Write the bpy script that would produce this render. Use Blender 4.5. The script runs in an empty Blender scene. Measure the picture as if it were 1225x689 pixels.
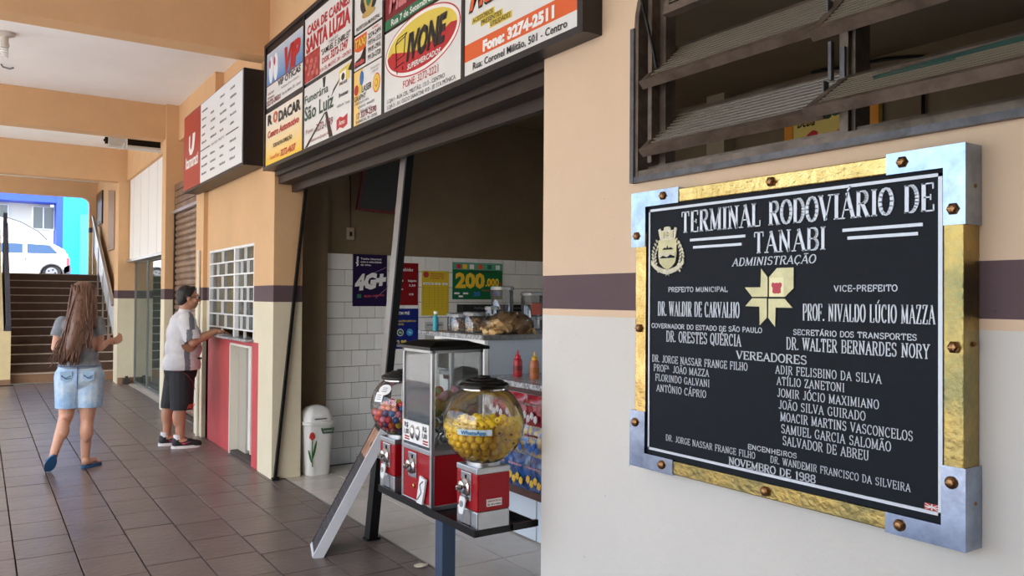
import bpy, bmesh, math, random
from mathutils import Vector, Matrix, noise
random.seed(7)
SC = bpy.context.scene
COL = SC.collection
# ---------------------------------------------------------------- camera
CAM_H = 1.5
_th = math.atan2(637.0, 957.0); _p = 0.0139; _r = 0.0075
_F0 = Vector((math.sin(_th), math.cos(_th), 0)); _R0 = Vector((math.cos(_th), -math.sin(_th), 0)); _Z = Vector((0, 0, 1))
_F = _F0*math.cos(_p) + _Z*math.sin(_p); _U = -_F0*math.sin(_p) + _Z*math.cos(_p)
_R = _R0*math.cos(_r) + _U*math.sin(_r); _UP = -_R0*math.sin(_r) + _U*math.cos(_r)
cd = bpy.data.cameras.new('camera'); cam = bpy.data.objects.new('camera', cd); COL.objects.link(cam)
m = Matrix.Identity(4)
for i in range(3):
    m[i][0] = _R[i]; m[i][1] = _UP[i]; m[i][2] = -_F[i]
m[0][3] = 0; m[1][3] = 0; m[2][3] = CAM_H
cam.matrix_world = m
cd.sensor_width = 36.0; cd.lens = 957.0*36.0/1225.0; cd.clip_start = 0.05; cd.clip_end = 300
SC.camera = cam
# ---------------------------------------------------------------- sky, sun, exposure
SUN_EL = math.radians(52); SUN_DIR = Vector((-0.95, -0.85, 0)).normalized()*math.cos(SUN_EL) + Vector((0, 0, math.sin(SUN_EL)))
w = bpy.data.worlds.new('sky'); SC.world = w; w.use_nodes = True
nt = w.node_tree; nt.nodes.clear()
o_ = nt.nodes.new('ShaderNodeOutputWorld'); b_ = nt.nodes.new('ShaderNodeBackground'); s_ = nt.nodes.new('ShaderNodeTexSky')
s_.sky_type = 'NISHITA'; s_.sun_disc = False; s_.sun_elevation = SUN_EL
s_.sun_rotation = math.atan2(SUN_DIR.x, SUN_DIR.y); s_.air_density = 1.0; s_.dust_density = 3.0; s_.ozone_density = 1.0
b_.inputs['Strength'].default_value = 0.32
nt.links.new(s_.outputs[0], b_.inputs[0]); nt.links.new(b_.outputs[0], o_.inputs[0])
sl = bpy.data.lights.new('sun', 'SUN'); sl.energy = 5.0; sl.angle = 0.01; sl.color = (1.0, 0.97, 0.93)
so = bpy.data.objects.new('sun', sl); COL.objects.link(so); so.location = (-10, -10, 20)
so.rotation_euler = SUN_DIR.to_track_quat('Z', 'Y').to_euler()
SC.view_settings.view_transform = 'Standard'; SC.view_settings.look = 'None'
SC.view_settings.exposure = 1.27; SC.view_settings.gamma = 1.0; SC.view_settings.use_curve_mapping = False
SC.cycles.max_bounces = 10; SC.cycles.diffuse_bounces = 6; SC.cycles.transparent_max_bounces = 24

# ---------------------------------------------------------------- materials
def lin(c):
    r = []
    for v in c[:3]:
        v /= 255.0
        r.append(v/12.92 if v <= 0.04045 else ((v+0.055)/1.055)**2.4)
    return (r[0], r[1], r[2], 1.0)
MATS = {}
def M(name, c=(200, 200, 200), rough=0.6, metal=0.0, spec=0.5, var=0.0, vscale=4.0, bump=0.0, bscale=40.0, c2=None, rnd=0.0, coat=0.0, emit=0.0, stretch=None):
    if name in MATS: return MATS[name]
    m = bpy.data.materials.new(name); MATS[name] = m; m.use_nodes = True
    n = m.node_tree; N = n.nodes; L = n.links; p = N['Principled BSDF']
    p.inputs['Base Color'].default_value = lin(c); p.inputs['Roughness'].default_value = rough
    p.inputs['Metallic'].default_value = metal; p.inputs['Specular IOR Level'].default_value = spec
    p.inputs['Coat Weight'].default_value = coat
    if emit:
        p.inputs['Emission Color'].default_value = lin(c); p.inputs['Emission Strength'].default_value = emit
    if var or c2 or bump or rnd:
        g = N.new('ShaderNodeNewGeometry'); src = g.outputs['Position']
        if stretch:
            mp = N.new('ShaderNodeMapping'); mp.inputs['Scale'].default_value = stretch; L.new(src, mp.inputs[0]); src = mp.outputs[0]
    if var or c2:
        t = N.new('ShaderNodeTexNoise'); t.inputs['Scale'].default_value = vscale; t.inputs['Detail'].default_value = 5; t.inputs['Roughness'].default_value = 0.65
        L.new(src, t.inputs['Vector'])
        r = N.new('ShaderNodeValToRGB'); L.new(t.outputs[0], r.inputs[0])
        a = lin(c); d = lin(c2) if c2 else tuple(x*(1-var) for x in a[:3])+(1,)
        r.color_ramp.elements[0].position = 0.35; r.color_ramp.elements[1].position = 0.62
        r.color_ramp.elements[0].color = d; r.color_ramp.elements[1].color = a
        out = r.outputs[0]
        if rnd:
            oi = N.new('ShaderNodeObjectInfo'); h = N.new('ShaderNodeHueSaturation'); mr = N.new('ShaderNodeMapRange')
            mr.inputs['To Min'].default_value = 1-rnd; mr.inputs['To Max'].default_value = 1+rnd
            L.new(oi.outputs['Random'], mr.inputs[0]); L.new(mr.outputs[0], h.inputs['Value']); L.new(out, h.inputs['Color']); out = h.outputs[0]
        L.new(out, p.inputs['Base Color'])
    if bump:
        t2 = N.new('ShaderNodeTexNoise'); t2.inputs['Scale'].default_value = bscale; t2.inputs['Detail'].default_value = 4; L.new(src, t2.inputs['Vector'])
        b = N.new('ShaderNodeBump'); b.inputs['Strength'].default_value = bump; b.inputs['Distance'].default_value = 0.01
        L.new(t2.outputs[0], b.inputs['Height']); L.new(b.outputs[0], p.inputs['Normal'])
    return m
def glass(name, tint=(235, 240, 240), refl=0.12, rough=0.02, haze=0.0, hazec=(200, 205, 200)):
    if name in MATS: return MATS[name]
    m = bpy.data.materials.new(name); MATS[name] = m; m.use_nodes = True
    n = m.node_tree; N = n.nodes; L = n.links; N.remove(N['Principled BSDF']); out = N['Material Output']
    tr = N.new('ShaderNodeBsdfTransparent'); tr.inputs[0].default_value = lin(tint)
    gl = N.new('ShaderNodeBsdfGlossy'); gl.inputs['Roughness'].default_value = rough
    fr = N.new('ShaderNodeFresnel'); fr.inputs[0].default_value = 1.45
    mu = N.new('ShaderNodeMath'); mu.operation = 'MULTIPLY_ADD'; mu.inputs[1].default_value = 0.9; mu.inputs[2].default_value = refl*0.3; L.new(fr.outputs[0], mu.inputs[0])
    mx = N.new('ShaderNodeMixShader'); L.new(mu.outputs[0], mx.inputs[0]); L.new(tr.outputs[0], mx.inputs[1]); L.new(gl.outputs[0], mx.inputs[2])
    s = mx.outputs[0]
    if haze:
        df = N.new('ShaderNodeBsdfDiffuse'); df.inputs[0].default_value = lin(hazec)
        m2 = N.new('ShaderNodeMixShader'); m2.inputs[0].default_value = haze; L.new(s, m2.inputs[1]); L.new(df.outputs[0], m2.inputs[2]); s = m2.outputs[0]
    L.new(s, out.inputs[0]); return m
def zoned(name, zones, rough=0.7, var=0.10, bump=0.15):
    """wall paint in horizontal zones; zones = [(z_from, colour), ...] bottom to top"""
    m = bpy.data.materials.new(name); MATS[name] = m; m.use_nodes = True
    n = m.node_tree; N = n.nodes; L = n.links; p = N['Principled BSDF']; p.inputs['Roughness'].default_value = rough; p.inputs['Specular IOR Level'].default_value = 0.25
    g = N.new('ShaderNodeNewGeometry'); sx = N.new('ShaderNodeSeparateXYZ'); L.new(g.outputs['Position'], sx.inputs[0])
    t = N.new('ShaderNodeTexNoise'); t.inputs['Scale'].default_value = 2.2; t.inputs['Detail'].default_value = 8; t.inputs['Roughness'].default_value = 0.7; L.new(g.outputs['Position'], t.inputs['Vector'])
    cur = None
    for z, c in zones:
        if cur is None:
            rg = N.new('ShaderNodeRGB'); rg.outputs[0].default_value = lin(c); cur = rg.outputs[0]; continue
        gt = N.new('ShaderNodeMath'); gt.operation = 'GREATER_THAN'; gt.inputs[1].default_value = z; L.new(sx.outputs[2], gt.inputs[0])
        mx = N.new('ShaderNodeMix'); mx.data_type = 'RGBA'; L.new(gt.outputs[0], mx.inputs[0]); L.new(cur, mx.inputs[6]); mx.inputs[7].default_value = lin(c); cur = mx.outputs[2]
    r = N.new('ShaderNodeMapRange'); r.inputs['From Min'].default_value = 0.3; r.inputs['From Max'].default_value = 0.65; r.inputs['To Min'].default_value = 1-var; r.inputs['To Max'].default_value = 1.0
    L.new(t.outputs[0], r.inputs[0])
    # fine specks of dirt and chips
    v = N.new('ShaderNodeTexVoronoi'); v.inputs['Scale'].default_value = 9.0; L.new(g.outputs['Position'], v.inputs['Vector'])
    lt = N.new('ShaderNodeMath'); lt.operation = 'LESS_THAN'; lt.inputs[1].default_value = 0.035; L.new(v.outputs[0], lt.inputs[0])
    sb = N.new('ShaderNodeMath'); sb.operation = 'MULTIPLY_ADD'; sb.inputs[1].default_value = -0.25; L.new(lt.outputs[0], sb.inputs[0]); L.new(r.outputs[0], sb.inputs[2])
    h = N.new('ShaderNodeHueSaturation'); L.new(cur, h.inputs['Color']); L.new(sb.outputs[0], h.inputs['Value']); L.new(h.outputs[0], p.inputs['Base Color'])
    t2 = N.new('ShaderNodeTexNoise'); t2.inputs['Scale'].default_value = 30; t2.inputs['Detail'].default_value = 5; L.new(g.outputs['Position'], t2.inputs['Vector'])
    b = N.new('ShaderNodeBump'); b.inputs['Strength'].default_value = bump; b.inputs['Distance'].default_value = 0.01; L.new(t2.outputs[0], b.inputs['Height']); L.new(b.outputs[0], p.inputs['Normal'])
    return m

# ---------------------------------------------------------------- geometry helpers
WL = {}
def tag(o, label=None, cat=None, group=None, kind=None):
    if label: o['label'] = label
    if cat: o['category'] = cat
    if group: o['group'] = group
    if kind: o['kind'] = kind
    return o
def thing(name, loc, label, cat, group=None, kind=None):
    o = bpy.data.objects.new(name, None); COL.objects.link(o); o.location = loc; o.empty_display_size = 0.1
    WL[o] = Vector(loc); return tag(o, label, cat, group, kind)
class MB:
    def __init__(s): s.bm = bmesh.new(); s.mi = 0
    def _set(s, fs):
        for f in fs: f.material_index = s.mi
    def box(s, x0, x1, y0, y1, z0, z1, bev=0.0, M_=None):
        r = bmesh.ops.create_cube(s.bm, size=1.0)
        vs = r['verts']
        for v in vs: v.co = Vector(((x0+x1)/2+v.co.x*(x1-x0), (y0+y1)/2+v.co.y*(y1-y0), (z0+z1)/2+v.co.z*(z1-z0)))
        fs = list({f for v in vs for f in v.link_faces}); s._set(fs)
        if bev:
            es = list({e for v in vs for e in v.link_edges})
            q = bmesh.ops.bevel(s.bm, geom=es, offset=bev, segments=2, affect='EDGES', profile=0.5)
            s._set(q['faces']); vs = list({v for f in q['faces'] for v in f.verts} | {v for v in vs if v.is_valid})
        if M_ is not None: bmesh.ops.transform(s.bm, matrix=M_, verts=[v for v in vs if v.is_valid])
        return s
    def prism(s, pts, vec):
        vec = Vector(vec); a = [s.bm.verts.new(p) for p in pts]; b = [s.bm.verts.new(Vector(p)+vec) for p in pts]; n = len(a)
        fs = [s.bm.faces.new(a), s.bm.faces.new(b[::-1])]
        for i in range(n): fs.append(s.bm.faces.new((a[(i+1) % n], a[i], b[i], b[(i+1) % n])))
        s._set(fs); return s
    def poly(s, pts):
        f = s.bm.faces.new([s.bm.verts.new(p) for p in pts]); f.material_index = s.mi; return s
    def tube(s, pts, r, n=8, cap=True):
        pts = [Vector(p) for p in pts]; rs = r if isinstance(r, (list, tuple)) else [r]*len(pts); rings = []
        up = None
        for i, p in enumerate(pts):
            d = (pts[min(i+1, len(pts)-1)]-pts[max(i-1, 0)]).normalized()
            if up is None: up = Vector((0, 0, 1)) if abs(d.z) < 0.9 else Vector((1, 0, 0))
            a = d.cross(up).normalized(); b = a.cross(d).normalized(); up = b
            rings.append([s.bm.verts.new(p+(a*math.cos(2*math.pi*k/n)+b*math.sin(2*math.pi*k/n))*rs[i]) for k in range(n)])
        fs = []
        for i in range(len(rings)-1):
            for k in range(n): fs.append(s.bm.faces.new((rings[i][k], rings[i][(k+1) % n], rings[i+1][(k+1) % n], rings[i+1][k])))
        if cap: fs.append(s.bm.faces.new(rings[0][::-1])); fs.append(s.bm.faces.new(rings[-1]))
        s._set(fs); return s
    def lathe(s, c, prof, n=24, axis='z', cap=True):
        c = Vector(c); rings = []
        for r, z in prof:
            ring = []
            for k in range(n):
                a = 2*math.pi*k/n; x, y = r*math.cos(a), r*math.sin(a)
                q = Vector((x, y, z)) if axis == 'z' else (Vector((z, x, y)) if axis == 'x' else Vector((x, z, y)))
                ring.append(s.bm.verts.new(c+q))
            rings.append(ring)
        fs = []
        for i in range(len(rings)-1):
            for k in range(n): fs.append(s.bm.faces.new((rings[i][k], rings[i][(k+1) % n], rings[i+1][(k+1) % n], rings[i+1][k])))
        if cap:
            fs.append(s.bm.faces.new(rings[0][::-1])); fs.append(s.bm.faces.new(rings[-1]))
        s._set(fs); return s
    def ball(s, c, r, sub=2, rad=None, rot=None):
        q = bmesh.ops.create_icosphere(s.bm, subdivisions=sub, radius=1.0)
        vs = q['verts']; rad = rad or (r, r, r)
        mt = Matrix.Translation(c) @ (rot.to_4x4() if rot else Matrix.Identity(4)) @ Matrix.Diagonal((rad[0], rad[1], rad[2], 1))
        bmesh.ops.transform(s.bm, matrix=mt, verts=vs); s._set({f for v in vs for f in v.link_faces}); return s
    def capsule(s, p, q, r0, r1, n=12):
        p = Vector(p); q = Vector(q); d = q-p; L = d.length
        if L < 1e-6: return s.ball(p, r0, 2)
        pts = []; rs = []
        d.normalize()
        for k in range(5):
            a = math.pi/2*(k/4.0); pts.append(p-d*r0*math.cos(a)); rs.append(max(r0*math.sin(a), 0.0004))
        for k in range(5):
            a = math.pi/2*(k/4.0); pts.append(q+d*r1*math.sin(a)); rs.append(max(r1*math.cos(a), 0.0004))
        return s.tube(pts, rs, n)
    def build(s, name, mat, parent=None, smooth=False, kind=None, label=None, xf=None, origin=None, recalc=True):
        bm = s.bm
        if xf is not None: bmesh.ops.transform(bm, matrix=xf, verts=bm.verts[:])
        if recalc: bmesh.ops.recalc_face_normals(bm, faces=bm.faces[:])
        if parent is not None: off = WL[parent]
        elif origin is not None: off = Vector(origin)
        else:
            xs = [v.co for v in bm.verts]
            off = Vector(((min(c.x for c in xs)+max(c.x for c in xs))/2, (min(c.y for c in xs)+max(c.y for c in xs))/2, min(c.z for c in xs)))
        bmesh.ops.translate(bm, vec=-off, verts=bm.verts[:])
        me = bpy.data.meshes.new(name); bm.to_mesh(me); bm.free()
        if smooth:
            for f in me.polygons: f.use_smooth = True
        for mm in (mat if isinstance(mat, (list, tuple)) else [mat]): me.materials.append(mm)
        o = bpy.data.objects.new(name, me); COL.objects.link(o)
        if parent is not None: o.parent = parent; WL[o] = WL[parent].copy()
        else: o.location = off; WL[o] = off
        if kind: o['kind'] = kind
        if label: o['label'] = label
        return o
def box(name, b, mat, parent=None, bev=0.0, **k): return MB().box(*b, bev=bev).build(name, mat, parent, **k)
def struct(name, mb, mat, **k): return mb.build(name, mat, kind='structure', **k)
def copy_mesh(src, name, loc, parent, rot=None):
    """another object on the same mesh; loc is in world space"""
    o = bpy.data.objects.new(name, src.data); COL.objects.link(o)
    if parent is not None: o.parent = parent; o.location = Vector(loc)-WL[parent]; WL[o] = Vector(loc)
    else: o.location = loc; WL[o] = Vector(loc)
    if rot: o.rotation_euler = rot
    return o
def auto_smooth(o, ang=35):
    me = o.data
    for p in me.polygons: p.use_smooth = True
    bm = bmesh.new(); bm.from_mesh(me)
    for e in bm.edges:
        if len(e.link_faces) == 2 and e.calc_face_angle(0) > math.radians(ang): e.smooth = False
    bm.to_mesh(me); bm.free(); return o

# ---------------------------------------------------------------- lettering
class Pl:
    """a plane in the world: origin o, reading direction r, up u; n points at the reader"""
    def __init__(s, o, r, u): s.o = Vector(o); s.r = Vector(r).normalized(); s.u = Vector(u).normalized(); s.n = s.r.cross(s.u).normalized()
    def at(s, a, b, d=0.0): return s.o+s.r*a+s.u*b+s.n*d
    def mat(s): 
        m = Matrix.Identity(4)
        for i in range(3): m[i][0] = s.r[i]; m[i][1] = s.u[i]; m[i][2] = s.n[i]; m[i][3] = s.o[i]
        return m
def PX(x): return Pl((x, 0, 0), (0, -1, 0), (0, 0, 1))     # faces the corridor (-X); a = -Y
def PY(y): return Pl((0, y, 0), (1, 0, 0), (0, 0, 1))      # faces the camera side (-Y); a = X
_tc = {}
def text_mesh(s, bold=0.0, ext=0.0):
    c = bpy.data.curves.new('t', 'FONT'); c.body = s; c.size = 1.0; c.offset = bold; c.extrude = ext; c.resolution_u = 2
    o = bpy.data.objects.new('t', c); COL.objects.link(o)
    dg = bpy.context.evaluated_depsgraph_get(); me = bpy.data.meshes.new_from_object(o.evaluated_get(dg))
    bpy.data.objects.remove(o); bpy.data.curves.remove(c); return me
_H = None
def sans(mb, pl, s, a0, a1, b, h, bold=0.02, ext=0.0, d=0.001, shear=0.0, slope=0.0):
    """built-in sans lettering fitted between a0 and a1 with cap height h and baseline b"""
    global _H
    if _H is None:
        q = text_mesh('H'); _H = max(v.co.y for v in q.vertices); bpy.data.meshes.remove(q)
    me = text_mesh(s, bold, ext/h*_H if ext else 0.0)
    if not me.vertices: return
    xs = [v.co.x for v in me.vertices]; x0, x1 = min(xs), max(xs); sy = h/_H; sx = (a1-a0)/(x1-x0)
    n0 = len(mb.bm.verts); bm2 = bmesh.new(); bm2.from_mesh(me)
    vm = {}
    for v in bm2.verts:
        a = a0+(v.co.x-x0)*sx+shear*v.co.y*sy; vm[v] = mb.bm.verts.new(pl.at(a, b+v.co.y*sy+slope*(a-a0), d+v.co.z*sy))
    for f in bm2.faces:
        try:
            g = mb.bm.faces.new([vm[v] for v in f.verts]); g.material_index = mb.mi
        except ValueError: pass
    bm2.free(); bpy.data.meshes.remove(me)
def _arc(cx, cy, rx, ry, a0, a1, n=8):
    return [(cx+rx*math.cos(math.radians(a0+(a1-a0)*i/n)), cy+ry*math.sin(math.radians(a0+(a1-a0)*i/n))) for i in range(n+1)]
def _glyphs():
    L = lambda *p: list(p)
    O = _arc(.31, .5, .27, .5, 0, 360, 16)
    G = {
     'A': (.66, [(L((.06, 0), (.33, 1)), .45), (L((.31, 1), (.6, 0)), 1), L((.15, .33), (.5, .33))], [(.06, 0), (.6, 0)]),
     'B': (.60, [L((.12, 0), (.12, 1)), L((.12, 1), (.33, 1))+_arc(.33, .76, .19, .24, 90, -90)+L((.12, .52)), L((.33, .52))+_arc(.33, .26, .22, .26, 90, -90)+L((.12, 0))], [(.10, 0, .6), (.10, 1, .6)]),
     'C': (.62, [_arc(.33, .5, .27, .5, 45, 315, 14), (L((.52, .98), (.52, .74)), .5)], []),
     'D': (.64, [L((.12, 0), (.12, 1)), L((.12, 1), (.26, 1))+_arc(.28, .5, .28, .5, 90, -90, 12)+L((.12, 0))], [(.10, 0, .6), (.10, 1, .6)]),
     'E': (.57, [L((.12, 0), (.12, 1)), L((.12, 1), (.5, 1)), L((.12, .5), (.4, .5)), L((.12, 0), (.52, 0)), (L((.5, 1), (.5, .80)), .5), (L((.52, 0), (.52, .22)), .5), (L((.4, .6), (.4, .4)), .5)], [(.10, 0, .6), (.10, 1, .6)]),
     'F': (.54, [L((.12, 0), (.12, 1)), L((.12, 1), (.5, 1)), L((.12, .5), (.4, .5)), (L((.5, 1), (.5, .78)), .5), (L((.4, .6), (.4, .4)), .5)], [(.12, 0), (.10, 1, .6)]),
     'G': (.65, [_arc(.33, .5, .27, .5, 45, 330, 14), L((.54, .44), (.54, .06)), (L((.52, .98), (.52, .74)), .5)], [(.53, .44)]),
     'H': (.68, [L((.13, 0), (.13, 1)), L((.55, 0), (.55, 1)), L((.13, .5), (.55, .5))], [(.13, 0), (.13, 1), (.55, 0), (.55, 1)]),
     'I': (.30, [L((.15, 0), (.15, 1))], [(.15, 0), (.15, 1)]),
     'J': (.46, [L((.32, 1), (.32, .2))+_arc(.18, .2, .14, .2, 0, -160, 6)], [(.32, 1)]),
     'L': (.54, [L((.12, 0), (.12, 1)), L((.12, 0), (.5, 0)), (L((.5, 0), (.5, .24)), .5)], [(.10, 0, .6), (.12, 1)]),
     'M': (.80, [(L((.11, 0), (.11, 1)), .5), (L((.11, 1), (.39, .05)), .95), (L((.39, .05), (.66, 1)), .5), L((.67, 1), (.67, 0))], [(.11, 0), (.09, 1, .7), (.67, 0), (.69, 1, .7)]),
     'N': (.70, [(L((.12, 0), (.12, 1)), .55), (L((.12, 1), (.56, 0)), 1), (L((.56, 0), (.56, 1)), .55)], [(.12, 0), (.08, 1, .7), (.56, 1)]),
     'O': (.62, [O], []),
     'P': (.57, [L((.12, 0), (.12, 1)), L((.12, 1), (.31, 1))+_arc(.31, .74, .21, .26, 90, -90)+L((.12, .48))], [(.12, 0), (.10, 1, .6)]),
     'Q': (.62, [O, (L((.32, .22), (.55, -.12)), .8)], []),
     'R': (.63, [L((.12, 0), (.12, 1)), L((.12, 1), (.31, 1))+_arc(.31, .76, .2, .24, 90, -90)+L((.12, .52)), (L((.3, .52), (.54, 0)), 1)], [(.12, 0), (.10, 1, .6), (.57, 0, .6)]),
     'S': (.55, [_arc(.275, .76, .19, .24, 40, 270, 10)+_arc(.275, .26, .2, .26, 90, -140, 10), (L((.44, .98), (.44, .78)), .5), (L((.1, .02), (.1, .22)), .5)], []),
     'T': (.62, [L((.31, 0), (.31, 1)), L((.06, 1), (.56, 1)), (L((.06, 1), (.06, .78)), .5), (L((.56, 1), (.56, .78)), .5)], [(.31, 0)]),
     'U': (.66, [L((.13, 1), (.13, .25))+_arc(.33, .25, .2, .25, 180, 360, 8)+L((.53, 1))], [(.13, 1), (.53, 1)]),
     'V': (.66, [(L((.07, 1), (.33, 0)), 1), (L((.33, 0), (.59, 1)), .45)], [(.08, 1), (.58, 1)]),
     'W': (.92, [(L((.07, 1), (.27, 0)), 1), (L((.27, 0), (.46, 1)), .5), (L((.46, 1), (.66, 0)), 1), (L((.66, 0), (.84, 1)), .5)], [(.08, 1), (.46, 1), (.84, 1)]),
     'X': (.64, [(L((.08, 1), (.56, 0)), 1), (L((.56, 1), (.08, 0)), .5)], [(.09, 1), (.55, 1), (.09, 0), (.55, 0)]),
     'Y': (.64, [(L((.07, 1), (.32, .48)), 1), (L((.57, 1), (.32, .48)), .5), L((.32, .48), (.32, 0))], [(.08, 1), (.56, 1), (.32, 0)]),
     'Z': (.58, [L((.08, 1), (.5, 1)), (L((.5, 1), (.08, 0)), .95), L((.08, 0), (.52, 0)), (L((.08, 1), (.08, .8)), .5), (L((.52, 0), (.52, .22)), .5)], []),
     '1': (.36, [L((.2, 0), (.2, 1)), (L((.2, 1), (.08, .85)), .5)], [(.2, 0)]),
     '8': (.54, [_arc(.27, .76, .18, .24, 0, 360, 12), _arc(.27, .26, .21, .26, 0, 360, 12)], []),
     '9': (.54, [_arc(.27, .72, .2, .28, 0, 360, 12), L((.47, .72))+_arc(.27, .3, .2, .3, 0, -140, 8)], []),
     '.': (.22, [L((.1, 0), (.1, .1))], []), '-': (.44, [L((.08, .45), (.36, .45))], []), ' ': (.34, [], [])}
    return G
_G = _glyphs()
_ACC = {'Á': 'A', 'Ã': 'A', 'É': 'E', 'Í': 'I', 'Ó': 'O', 'Ô': 'O', 'Ú': 'U', 'Ç': 'C', 'ª': 'A'}
def slab(mb, pl, s, a0, a1, b, h, tk=0.14, tn=0.07, ser=0.13, ext=0.0015, d=0.0, shear=0.0, slope=0.0, gap=0.04):
    """roman letters with slab serifs built from strokes; tk / tn: thick and thin strokes in units of the cap height"""
    adv = sum(_G[_ACC.get(c, c)][0]+gap for c in s)-gap; sx = (a1-a0)/adv; x = a0
    q0, q1 = None, None
    def P(px, py): a = x+px*sx*(0.55 if ch == 'ª' else 1)+shear*py*h; yy = (py*0.5+0.5 if ch == 'ª' else py); return Vector((a, b+yy*h+slope*(a-a0)))
    def seg(p, q, wd):
        dd = q-p; Ln = dd.length
        if Ln < 1e-7: return
        dd /= Ln; nn = Vector((-dd.y, dd.x))*wd/2; p = p-dd*wd*0.12; q = q+dd*wd*0.12
        mb.prism([pl.at(v.x, v.y, d) for v in (p-nn, q-nn, q+nn, p+nn)], pl.n*ext)
    for ch in s:
        base = _ACC.get(ch, ch); wd, strokes, sers = _G[base]
        for st in strokes:
            k = None
            if isinstance(st, tuple): st, k = st
            for i in range(len(st)-1):
                p, q = P(*st[i]), P(*st[i+1]); dd = q-p
                if dd.length < 1e-7: continue
                f = abs(dd.y)/dd.length; t = (tn+(tk-tn)*f)*h if k is None else (tn+(tk-tn)*k if k > .5 else tn)*h
                seg(p, q, t*(0.6 if ch == 'ª' else 1))
        for sr in sers:
            c = P(sr[0], sr[1]); off = tn*h*0.5*(1 if sr[1] < .5 else -1); c = Vector((c.x, c.y+off*0)); hw = (ser*h+tk*h*.5)*(sr[2] if len(sr) > 2 else 1)
            hw = min(hw, 0.17*sx*1.2+tk*h*.5) if ser else 0
            if ser: seg(c-Vector((hw, 0)), c+Vector((hw, 0)), tn*h)
        cx = wd/2
        if ch in 'ÁÉÍÓÚ': seg(P(cx-.02, 1.08), P(cx+.14, 1.26), tn*h*1.3)
        if ch in 'Ã': seg(P(cx-.18, 1.12), P(cx-.04, 1.2), tn*h); seg(P(cx-.04, 1.2), P(cx+.06, 1.12), tn*h); seg(P(cx+.06, 1.12), P(cx+.2, 1.2), tn*h)
        if ch == 'Ô': seg(P(cx-.14, 1.08), P(cx, 1.22), tn*h); seg(P(cx, 1.22), P(cx+.14, 1.08), tn*h)
        if ch == 'Ç': seg(P(cx, -.02), P(cx+.06, -.2), tn*h*1.2)
        x += (wd+gap)*sx
def arcpts(cy, cz, r, a0, a1, n=8): return [(cy+r*math.cos(math.radians(a0+(a1-a0)*i/n)), cz+r*math.sin(math.radians(a0+(a1-a0)*i/n))) for i in range(n+1)]
# ================================================================ the setting
PEACH = (216, 176, 132); CREAM = (222, 212, 184); STRIPE = (98, 80, 84); GREYW = (218, 214, 206)
m_plaquewall = zoned('plaque_wall_paint_daylit', [(-1, GREYW), (1.434, (226, 198, 168)), (1.461, STRIPE), (1.601, (222, 196, 167))], var=0.05)  # upper peach paler than PEACH: daylight on this wall put into the colour
m_pillar = zoned('pillar_paint', [(-1, CREAM), (1.462, STRIPE), (1.600, PEACH)], var=0.10)
m_peach = M('peach_wall_paint', PEACH, 0.75, spec=0.2, var=0.07, vscale=2.5, bump=0.1, bscale=30)
m_red = M('red_wall_paint', (200, 84, 88), 0.5, spec=0.3, var=0.12, vscale=3, bump=0.08)
m_ceil = M('white_ceiling_paint', (244, 245, 244), 0.8, spec=0.2, var=0.04, vscale=1.5)
m_brown = M('shop_brown_paint', (124, 108, 84), 0.7, spec=0.2, var=0.14, vscale=2)
m_tilew = M('white_wall_tile', (232, 232, 228), 0.22, spec=0.5, var=0.07, vscale=3, rnd=0.05, bump=0.04, bscale=6)
m_grout = M('dark_grout', (96, 88, 80), 0.9)
m_floor = M('brown_floor_tile', (116, 102, 97), 0.33, spec=0.5, var=0.25, vscale=3.5, bump=0.35, bscale=22, rnd=0.09)
m_floorg = M('floor_joint', (44, 36, 33), 0.9)
m_floorl = M('light_floor_tile', (204, 196, 184), 0.25, spec=0.5, var=0.14, vscale=2.5, rnd=0.04)
m_black = M('black_enamel', (10, 10, 10), 0.3, spec=0.3)
m_steel = M('dark_brown_steel', (62, 48, 40), 0.45, 0.3, var=0.25, vscale=12)
m_chrome = M('chrome', (205, 205, 205), 0.14, 1.0)
m_alu = M('brushed_aluminium', (186, 188, 190), 0.33, 0.9, var=0.08, vscale=20)
m_white = M('white_plastic', (236, 236, 232), 0.4)
m_conc = M('pale_concrete', (178, 177, 174), 0.85, var=0.12, vscale=1.5)
m_asph = M('street_asphalt', (120, 118, 116), 0.9, var=0.15, vscale=2)

# floor of the corridor: a bed of mortar with the tiles on it
struct('floor', MB().box(-3.2, 2.13, -4, 16.0, -0.15, -0.012), m_floorg)
fl = bpy.data.objects['floor']
cols = [0.19+0.30*k for k in range(-11, 7)]
def tile_mb(w, l, t=0.012):
    return MB().box(-w/2, w/2, -l/2, l/2, -t, 0.0, bev=0.0025)
def shared(mbv, mat):
    me = bpy.data.meshes.new('tile'); bmesh.ops.recalc_face_normals(mbv.bm, faces=mbv.bm.faces[:]); mbv.bm.to_mesh(me); mbv.bm.free(); me.materials.append(mat); return me
me_ft = shared(tile_mb(0.2925, 0.4025), m_floor)
me_fe = shared(tile_mb(0.124, 0.4025), m_floor)
cand = []
offs = {}
for k, x in enumerate(cols):
    offs[k] = random.Random(k).uniform(-0.2, 0.2) if k not in (11, 12) else (-0.0 if k == 11 else -0.195)
    y = 5.35+offs[k]-0.41*22
    while y < 15.9:
        w2 = 0.30 if k < len(cols)-1 else 0.13
        cx, cy = x+w2/2, y+0.205
        if cx < 2.1: cand.append((cx, cy, w2))
        y += 0.41
inview = lambda x, y: (x > 0.0*y+0.0 and x > -0.026*y and y > 3.4)
vis = sorted([c for c in cand if inview(c[0]+0.2, c[1])], key=lambda c: c[0]**2+c[1]**2)
near = vis[:290]; nearset = set(near)
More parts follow.
